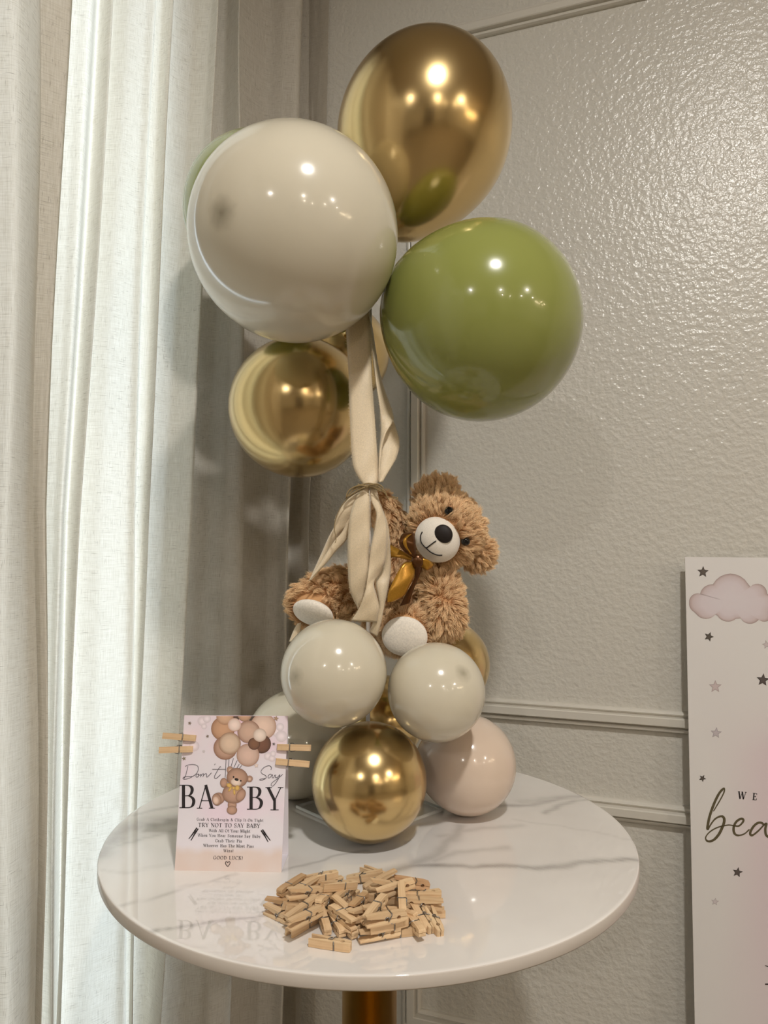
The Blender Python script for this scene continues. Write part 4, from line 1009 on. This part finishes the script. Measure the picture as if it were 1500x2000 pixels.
for s, xl, yl, xr, yr, cap in (("Grab A Clothespin & Clip It On Tight", 384.4, 1602.6, 514.5, 1605, 5.4), ("TRY NOT TO SAY BABY", 387, 1614.8, 508, 1617, 8.0), ("With All Of Your Might", 408, 1624.8, 488.8, 1626.2, 5.8),
        ("When You Hear Someone Say Baby", 386.3, 1634, 509, 1636.3, 5.8), ("Grab Their Pin", 420.5, 1644.6, 473, 1645.6, 5.8), ("Whoever Has The Most Pins", 397, 1653.8, 495.6, 1655.6, 5.8), ("Wins!", 436.6, 1664.2, 456, 1664.6, 5.8), ("GOOD LUCK!", 416.8, 1678.2, 474.5, 1679.2, 6.7)):
    text(lt, s, xl, yl, xr, yr, cap, (46, 36, 42), 1.0)
hx_, hy_ = 445, 1687.5
lt.stroke([(hx_, hy_ + 5), (hx_ - 4.4, hy_ - .5), (hx_ - 4, hy_ - 4), (hx_ - 1.8, hy_ - 4.6), (hx_ - .3, hy_ - 2)], 1.2, (60, 40, 40), 4); lt.stroke([(hx_ - .3, hy_ - 2), (hx_ + 2, hy_ - 4.8), (hx_ + 4.2, hy_ - 4), (hx_ + 4, hy_ - .5), (hx_, hy_ + 5)], 1.2, (60, 40, 40), 4)
for (x0, y0, x1, y1) in ((386.0, 1617.5, 371, 1640), (511.5, 1621, 526, 1643)):   # small clothespin marks
    d = np.array((x1 - x0, y1 - y0)); d = d / np.hypot(*d); n_ = np.array((-d[1], d[0])); a = np.array((x0, y0)); b = np.array((x1, y1))
    for sgn in (1, -1):
        lt.stroke([tuple(a + n_ * 1.6 * sgn), tuple(a + d * 11 + n_ * 1.4 * sgn), tuple(b + n_ * 2.6 * sgn)], [2.4, 2.6, 1.4], INK, 1)
    lt.stroke([tuple(a + d * 7 - n_ * 3.2), tuple(a + d * 7 + n_ * 3.2)], 2, INK, 1); lt.stroke([tuple(a + d * 11 - n_ * 3.0), tuple(a + d * 11 + n_ * 3.0)], 2, INK, 1)
lt.build('lettering', M['print'], cd_)['kind'] = 'stuff'

# ------------------------------------------------------------------ welcome board at the right edge
bA = ROOMM.inverted() @ onplane(1338, 1088, P0 - N * .03, N)
ZB = bA.z; A0 = bA.x; lean = .03
def bd(a, z, o=0): return room(a, .03 + lean * (1 - z / ZB) * 1.0 + o, z)
pb = empty('welcome_board', bd(A0, 0)); tag(pb, 'tall white printed board with cloud and stars, leaning at the right edge', 'sign')
BWD = .56
bn = (bd(A0 + .1, 0) - bd(A0, 0)).cross(bd(A0, ZB) - bd(A0, 0)).normalized()
if bn.y > 0: bn = -bn
GX, GY = 30, 60; v = []; cols = []
for j in range(GY + 1):
    for i in range(GX + 1):
        a, b = i / GX, j / GY; v.append(bd(A0 + BWD * a, .002 + (ZB - .002) * b))
        n1 = noise.noise((a * 3, b * 6, 21)); k = max(0, min(1, (a - .06 - .05 * n1) * 7)) * max(0, min(1, (.88 - b + .08 * n1) * 6)) * (.6 + .6 * n1)
        cols.append(s2l(tuple(np.array((232, 228, 226.)) * (1 - k) + np.array((226, 204, 212.)) * k)))
f = [(j * (GX + 1) + i, j * (GX + 1) + i + 1, (j + 1) * (GX + 1) + i + 1, (j + 1) * (GX + 1) + i) for j in range(GY) for i in range(GX)]
bo = obj('printed_face', v, f, M['board'], pb, False)
ca = bo.data.color_attributes.new('Col', 'FLOAT_COLOR', 'POINT'); ca.data.foreach_set('color', np.array(cols, np.float32).ravel())
mb = MB(); q = [bd(A0, .002), bd(A0 + BWD, .002), bd(A0 + BWD, ZB), bd(A0, ZB)]
mb.add([p - bn * .0002 for p in q] + [p - bn * .005 for p in q], [(0, 1, 2, 3), (7, 6, 5, 4), (0, 4, 5, 1), (1, 5, 6, 2), (2, 6, 7, 3), (3, 7, 4, 0)])
mb.build('foam_core', M['foam'], pb)
def board3(px, py, lay): return onplane(px, py, bd(A0, 0), bn) + bn * lay
ib = Ink(board3); ib.lay = .0003
def cl(x, y): return 1320 + x / 8.33, 1070 + y / 8.33
outl = []
for cx_, cy_, r, a0, a1 in ((355, 880, 140, 175, 280), (585, 790, 195, 190, 262), (890, 745, 325, 208, 330), (1325, 745, 160, 225, 360), (1530, 900, 125, 270, 420), (1440, 1060, 140, 20, 130), (1210, 1060, 175, 45, 150), (850, 1000, 200, 50, 150), (490, 960, 195, 40, 140), (380, 900, 165, 120, 180)):
    for a in np.linspace(a0, a1, 9): outl.append(cl(cx_ + r * math.cos(math.radians(a)), cy_ + r * math.sin(math.radians(a))))
cxm, cym = cl(870, 880)
ib.rings(lambda t_: [(cxm + (x - cxm) * t_, cym + (y - cym) * t_) for x, y in outl], [(1, (168, 146, 142)), (.965, (196, 176, 174)), (.9, (212, 196, 197)), (.7, (222, 210, 214)), (.3, (224, 214, 218))])
ib.build('printed_cloud', M['print'], pb)
for x, y, r, c, ro in ((1373, 1117, 11.5, (66, 56, 48), .05), (1384.5, 1243.5, 10, (60, 52, 44), .35), (1497, 1259, 9, (176, 164, 164), -.2), (1397, 1341, 13, (176, 160, 160), 0), (1490, 1328, 13, (60, 50, 46), .1), (1398.5, 1431.5, 11.5, (166, 156, 160), .1), (1372, 1520, 7.5, (56, 48, 42), .5), (1440.5, 1703.5, 10.5, (60, 50, 48), .2), (1396.5, 1761, 8, (178, 168, 170), .15)):
    ib = Ink(board3); ib.lay = .0003; ib.star(x, y, r, c, ro); ib.build('printed_star', M['print'], pb)
lb = Ink(board3); lb.lay = .0003; OL = (96, 86, 62)
D8 = lambda pts: [(1340 + x / 9.375, 1480 + y / 9.375) for x, y in pts]
lb.stroke(D8([(400, 1310), (390, 1290), (410, 1160), (450, 1010), (520, 820), (600, 660), (670, 575), (700, 570), (690, 640), (630, 760), (560, 880), (500, 980)]), [4.5, 5.2, 5.2, 5.2, 5, 4.6, 4, 3, 2.6, 2.4, 2.2, 1.8], OL, 6)
lb.stroke(D8([(400, 1320), (440, 1240), (520, 1130), (600, 1080), (660, 1072), (695, 1110), (695, 1180), (660, 1280), (600, 1400), (510, 1500), (420, 1530), (365, 1500), (365, 1440), (430, 1360), (540, 1290), (660, 1250), (780, 1230), (870, 1240)]), [3, 3, 3.4, 4, 5, 5.4, 5.4, 5.4, 5.2, 4.6, 3.8, 2.6, 2.4, 2.6, 2.6, 2.6, 2.4, 2.4], OL, 6)
lb.stroke(D8([(870, 1240), (960, 1250), (1030, 1190), (1050, 1140), (1010, 1115), (930, 1160), (880, 1240), (870, 1330), (900, 1400), (970, 1420), (1070, 1390), (1160, 1310)]), [3, 3.4, 4, 4.6, 4.4, 4.6, 4.8, 4.8, 4, 3, 2.6, 2.2], OL, 6)
lb.stroke(D8([(1430, 1240), (1390, 1195), (1320, 1190), (1240, 1250), (1180, 1350), (1180, 1410), (1230, 1410), (1330, 1330), (1430, 1225), (1470, 1205), (1450, 1300), (1460, 1400), (1510, 1450), (1570, 1430)]), [4, 4.4, 4.6, 4.8, 4.8, 4.4, 3.4, 3, 3.6, 4.8, 4.8, 4.8, 4, 3], OL, 6)
lb.build('script_lettering', M['print'], pb); lb = Ink(board3); lb.lay = .0003
text(lb, 'W', 1440.5, 1560, 1462.5, 1562, 14.5, (30, 22, 24), 1.25); text(lb, 'E', 1469, 1562, 1482, 1563, 13.5, (30, 22, 24), 1.25)
lb.build('lettering', M['print'], pb); lb = Ink(board3); lb.lay = .0003
lb.stroke([(1494, 1885.5), (1501, 1888), (1508, 1884)], [1, 2.6, 3], (40, 24, 28), 1); lb.stroke([(1505, 1884), (1505, 1922)], 5, (40, 24, 28), 1); lb.stroke([(1494, 1922), (1516, 1922)], 2.4, (40, 24, 28), 1)
lb.build('lettering', M['print'], pb)

# ------------------------------------------------------------------ clothespins
PL, PW = .0355, .0064
def half_mesh():
    out = [(-PL / 2, .0050), (-.0060, .0052), (.0030, .0048), (.0034, .0041), (.0046, .0041), (.0050, .0048), (.0120, .0047), (PL / 2 - .0006, .0037)]
    inn = [(PL / 2, .0026), (PL / 2, .0003), (.0122, .0003)] + [(.0104 + .0018 * math.cos(a), .0003 + .0017 * math.sin(a)) for a in np.linspace(0, math.pi, 7)] + [(.0080, .0003), (.0062, .0003), (.0016, .0005), (.0010, .0015), (-.0010, .0015), (-.0016, .0006), (-PL / 2, .0032)]
    prof = [(x, z * .86) for x, z in out + inn]; n = len(prof); bm = bmesh.new()
    a = [bm.verts.new((x, -PW / 2, z)) for x, z in prof]; b = [bm.verts.new((x, PW / 2, z)) for x, z in prof]
    bm.faces.new(a); bm.faces.new(b[::-1])
    for i in range(n): bm.faces.new((a[i], b[i], b[(i + 1) % n], a[(i + 1) % n]))
    bmesh.ops.recalc_face_normals(bm, faces=bm.faces)
    bmesh.ops.triangulate(bm, faces=[f_ for f_ in bm.faces if len(f_.verts) > 4])
    me = bpy.data.meshes.new('wooden_half'); bm.to_mesh(me); bm.free(); me.materials.append(M['wood']); return me
def spring_mesh():
    mb = MB(); w_ = PW / 2 + .0009; r = .0019; pts = []
    for k in range(37): a = k / 36 * 2 * math.pi * 3; pts.append(Vector((r * math.cos(a), -w_ - .0003 + (2 * w_ + .0006) * k / 36, r * math.sin(a))))
    mb.add(*tube_vf(pts, .00042, 5))
    for sg, y in ((1, -w_), (-1, w_)):
        mb.add(*tube_vf([Vector((r * .4, y, -sg * r * .8)), Vector((.0038, y * 1.03, sg * .0034)), Vector((.0040, y * .95, sg * .0039)), Vector((.0040, -y * .95, sg * .0039))], .00042, 5))
    me = bpy.data.meshes.new('spring'); me.from_pydata([tuple(p) for p in mb.v], [], mb.f); me.update(); me.polygons.foreach_set('use_smooth', [True] * len(me.polygons)); me.materials.append(M['steel']); return me
HALF, SPRING = half_mesh(), spring_mesh()
def make_pin():
    e_ = empty('clothespin')
    for k in range(2):
        h = bpy.data.objects.new('wooden_half', HALF); COL.objects.link(h); h.parent = e_
        if k: h.rotation_euler = (math.pi, 0, 0)
    s_ = bpy.data.objects.new('spring', SPRING); COL.objects.link(s_); s_.parent = e_; return e_
PROTO = None
def pin(mtx, label, group):
    global PROTO
    if PROTO is None: PROTO = make_pin(); r = PROTO
    else:
        r = PROTO.copy(); COL.objects.link(r)
        for ch in list(PROTO.children):
            c_ = ch.copy(); COL.objects.link(c_); c_.parent = r
    r.matrix_world = mtx; tag(r, label, 'clothespin', group)
    k = (1.06, 1.06, 1.06, 1) if 'pale' in label else (.9, .76, .68, 1) if 'reddish' in label else (.8, .72, .64, 1) if ('tan ' in label.split('next')[0].split('under')[0] or 'brown' in label) else (.97, .95, .93, 1)
    for ch in r.children:
        if ch.data is HALF: ch.color = k
    return r
def basis(x, z, loc):
    x = x.normalized(); y = z.cross(x).normalized(); z = x.cross(y); m_ = Matrix((x, y, z)).transposed().to_4x4(); m_.translation = loc; return m_
# heap: pixel crop, handle end, jaw end, F flat / S on its side, level, words that single it out
CA, CB = (480, 1660, 6.818), (660, 1680, 6.25)
HEAP = [
 (CA, 750, 490, 530, 640, 'F', 0, 'dark-sided clothespin lying under the tan one at the heap\'s upper left'),
 (CA, 920, 500, 1240, 400, 'S', 0, 'clothespin under the side-lying one along the heap\'s back left edge'),
 (CA, 370, 715, 660, 745, 'F', 0, 'brown-sided clothespin half buried near the heap\'s left end'),
 (CA, 280, 790, 610, 950, 'F', 0, 'pale clothespin at the heap\'s far left end, its coil and hole showing'),
 (CA, 620, 1070, 910, 900, 'S', 0, 'clothespin on its side at the front of the heap\'s left bundle'),
 (CA, 960, 810, 1100, 1110, 'F', 0, 'clothespin pointing its jaws at the viewer above the single front left one'),
 (CA, 1095, 850, 1300, 1140, 'F', 0, 'clothespin angled forward beside the one pointing at the viewer'),
 (CA, 1200, 930, 1410, 1100, 'F', 0, 'clothespin mostly hidden under the crossed pale pair in the heap\'s middle'),
 (CA, 1200, 720, 1440, 590, 'S', 0, 'clothespin hidden below the flat one at the gap in the heap'),
 (CB, 345, 120, 590, 205, 'S', 0, 'rearmost clothespin on its side at the back tip of the heap'),
 (CB, 530, 235, 140, 225, 'S', 0, 'clothespin on its side spanning the back of the heap, jaws to the left'),
 (CB, 800, 310, 450, 385, 'F', 0, 'clothespin under the stacked pair behind the gap in the heap'),
 (CB, 710, 335, 1060, 310, 'F', 0, 'clothespin with reddish wood along the heap\'s back right edge'),
 (CB, 700, 535, 340, 500, 'S', 0, 'clothespin on its side facing the gap, right of the gap'),
 (CB, 1225, 630, 900, 640, 'S', 0, 'lowest clothespin of the parallel stack at the heap\'s right edge'),
 (CB, 190, 865, 320, 760, 'F', 0, 'clothespin tucked under the tilted one in front of the gap'),
 (CB, 330, 830, 700, 775, 'F', 0, 'clothespin buried below the front right stack of three'),
 (CB, 545, 880, 850, 850, 'S', 0, 'clothespin whose square jaw end sticks out behind the front right one'),
 (CB, 305, 960, 710, 890, 'F', 0, 'clothespin at the heap\'s front right edge, its coil and hole facing the viewer'),
 (CB, 870, 600, 1080, 850, 'F', 0, 'clothespin leaning forward between the two diagonal ones at the front right'),
 (CB, 1070, 620, 1260, 885, 'S', 0, 'rightmost front clothespin on its side, jaws towards the viewer'),
 (CA, 755, 425, 460, 605, 'F', 1, 'tan clothespin tilted up at the heap\'s upper left corner'),
 (CA, 905, 445, 665, 605, 'F', 1, 'smooth clothespin slanting down-left next to the tan corner one'),
 (CA, 805, 430, 1180, 350, 'S', 1, 'clothespin on its side along the heap\'s back left edge, spring coil visible'),
 (CA, 740, 690, 1120, 570, 'F', 1, 'clothespin just below the longest flat one in the left bundle'),
 (CA, 1150, 590, 970, 800, 'F', 1, 'clothespin slanting steeply in the middle of the left half'),
 (CA, 1165, 715, 1425, 500, 'F', 1, 'clothespin slanting up-right beside the gap in the heap'),
 (CA, 545, 810, 920, 700, 'S', 1, 'clothespin on its side with coil showing in the heap\'s left bundle'),
 (CA, 575, 915, 950, 740, 'F', 1, 'clothespin with flat face up in the heap\'s left bundle, second from the front'),
 (CA, 1420, 1020, 1155, 830, 'F', 1, 'pale clothespin crossing in the heap\'s middle, groove to the upper left'),
 (CA, 1200, 745, 1440, 925, 'F', 1, 'clothespin crossing in the heap\'s middle, groove to the lower right'),
 (CB, 735, 235, 320, 345, 'F', 1, 'clothespin with its notch hole showing behind the gap in the heap'),
 (CB, 880, 370, 1200, 315, 'S', 1, 'clothespin with a round dark hole at the heap\'s back right corner'),
 (CB, 1220, 420, 820, 430, 'S', 1, 'clothespin with its spring wire up, topmost of the parallel right stack'),
 (CB, 1215, 500, 830, 490, 'F', 1, 'second clothespin down of the parallel stack at the heap\'s right edge'),
 (CB, 720, 470, 330, 425, 'S', 1, 'clothespin with a thin wire on top, right of the gap'),
 (CB, 1230, 555, 830, 560, 'F', 1, 'third clothespin down of the parallel stack at the heap\'s right edge'),
 (CB, 180, 650, 320, 470, 'F', 1, 'brownish clothespin standing steeply by the gap in the heap'),
 (CB, 165, 770, 420, 590, 'F', 1, 'pale clothespin tilted up-right in front of the gap'),
 (CB, 590, 570, 940, 700, 'F', 1, 'clothespin slanting down-right across the centre of the right half'),
 (CB, 345, 700, 710, 650, 'F', 1, 'upper flat clothespin of the front right stack'),
 (CB, 420, 850, 810, 765, 'S', 1, 'thin-edged clothespin with coil showing in the front right stack'),
 (CB, 930, 580, 1150, 830, 'S', .25, 'diagonal clothespin with a dark notch hole near the heap\'s right end'),
 (CA, 500, 690, 1060, 530, 'F', 2, 'longest-looking clothespin lying flat across the top of the left bundle'),
 (CA, 1060, 545, 1420, 455, 'S', 2, 'clothespin on its side on top of the left bundle, nearest the gap'),
 (CA, 620, 965, 960, 800, 'F', 2, 'front flat clothespin on top of the heap\'s left bundle'),
 (CB, 400, 345, 770, 270, 'F', 2, 'thin clothespin on top of the pair behind the gap'),
 (CB, 530, 400, 900, 355, 'F', 2, 'pale clothespin lying crosswise on top at the heap\'s back right'),
 (CB, 770, 400, 790, 610, 'F', 2, 'clothespin lying front to back across the stack in the right half'),
 (CB, 345, 740, 575, 520, 'F', 2, 'pale clothespin slanting up-right on top of the right half'),
 (CB, 390, 785, 780, 710, 'F', 2, 'lower flat clothespin of the front right stack'),
 (CB, 800, 670, 1045, 945, 'F', .3, 'clothespin on top at the front right, jaws pointing at the viewer'),
 (CA, 890, 1195, 1370, 1275, 'S', 0, 'single clothespin lying on its side in front of the heap'),
]
RES = .001; HN = 320; HF = np.zeros((HN, HN)); hc = onz(690, 1775, TZ)
def hidx(p): return int((p.x - hc.x) / RES + HN / 2), int((p.y - hc.y) / RES + HN / 2)
for crop, hx0, hy0, jx, jy, mode, lev, label in HEAP:
    zz = TZ + .004 + lev * .0066
    a, b = onz(crop[0] + hx0 / crop[2], crop[1] + hy0 / crop[2], zz), onz(crop[0] + jx / crop[2], crop[1] + jy / crop[2], zz)
    ctr = (a + b) / 2; d = (b - a); d.z = 0; d.normalize(); sd = Vector((-d.y, d.x, 0))
    hh, hw = (.0043, PW / 2) if mode == 'F' else (PW / 2, .0045)
    ts = np.linspace(-PL / 2, PL / 2, 37); pr = []; cells = []
    for t_ in ts:
        row = []
        for w_ in np.linspace(-hw, hw, 9): row.append(hidx(ctr + d * t_ + sd * w_ * .7))
        cells.append(row); pr.append(max(HF[i, j] for i, j in row))
    pr = np.array(pr); best = None      # supporting line of the heights below that carries the centre
    for i in range(18, -1, -1):
        for j in range(18, 37):
            if i == j: continue
            sl = (pr[j] - pr[i]) / (ts[j] - ts[i]); z0 = pr[i] - sl * ts[i]; ex = (pr - (z0 + sl * ts)).max()
            z0 += max(ex, 0)
            if abs(sl) < .3 and (best is None or z0 < best[0] - 1e-6): best = (z0, sl)
    if best is None: best = (pr.max(), 0.0)
    z0, sl = best
    if z0 > lev * .0068 + .0018: z0 = lev * .0068 + .0018; sl = max(-.2, min(.2, sl))
    z0 = max(z0, abs(sl) * PL / 2 * .8)
    x = (d + Vector((0, 0, sl))).normalized(); nz = x.cross(sd); nz = nz if nz.z > 0 else -nz
    loc = Vector((ctr.x, ctr.y, TZ + z0)) + nz * (hh + .0003)
    pin(basis(x, nz if mode == 'F' else sd, loc), 'small wooden ' + label, 'wooden clothespins heaped on the table')
    for t_, row in zip(ts, cells):
        for i, j in row: HF[i, j] = max(HF[i, j], z0 + sl * t_ + 2 * hh + .0005)
print('heap height', HF.max())
for (h, j, label) in (((322, 1437), (383, 1442), 'upper wooden clothespin clipped to the left edge of the card'), ((319, 1465), (377, 1463), 'lower wooden clothespin clipped to the left edge of the card'),
                      ((598.6, 1460.6), (541.6, 1459), 'upper wooden clothespin clipped to the right edge of the card'), ((597, 1492), (539, 1487), 'lower wooden clothespin clipped to the right edge of the card')):
    a, b = card3(*h, 0), card3(*j, 0); x = (b - a).normalized()
    pin(basis(x, cn, b - x * (PL / 2) - cn * .0002), label, 'clothespins clipped to the card')
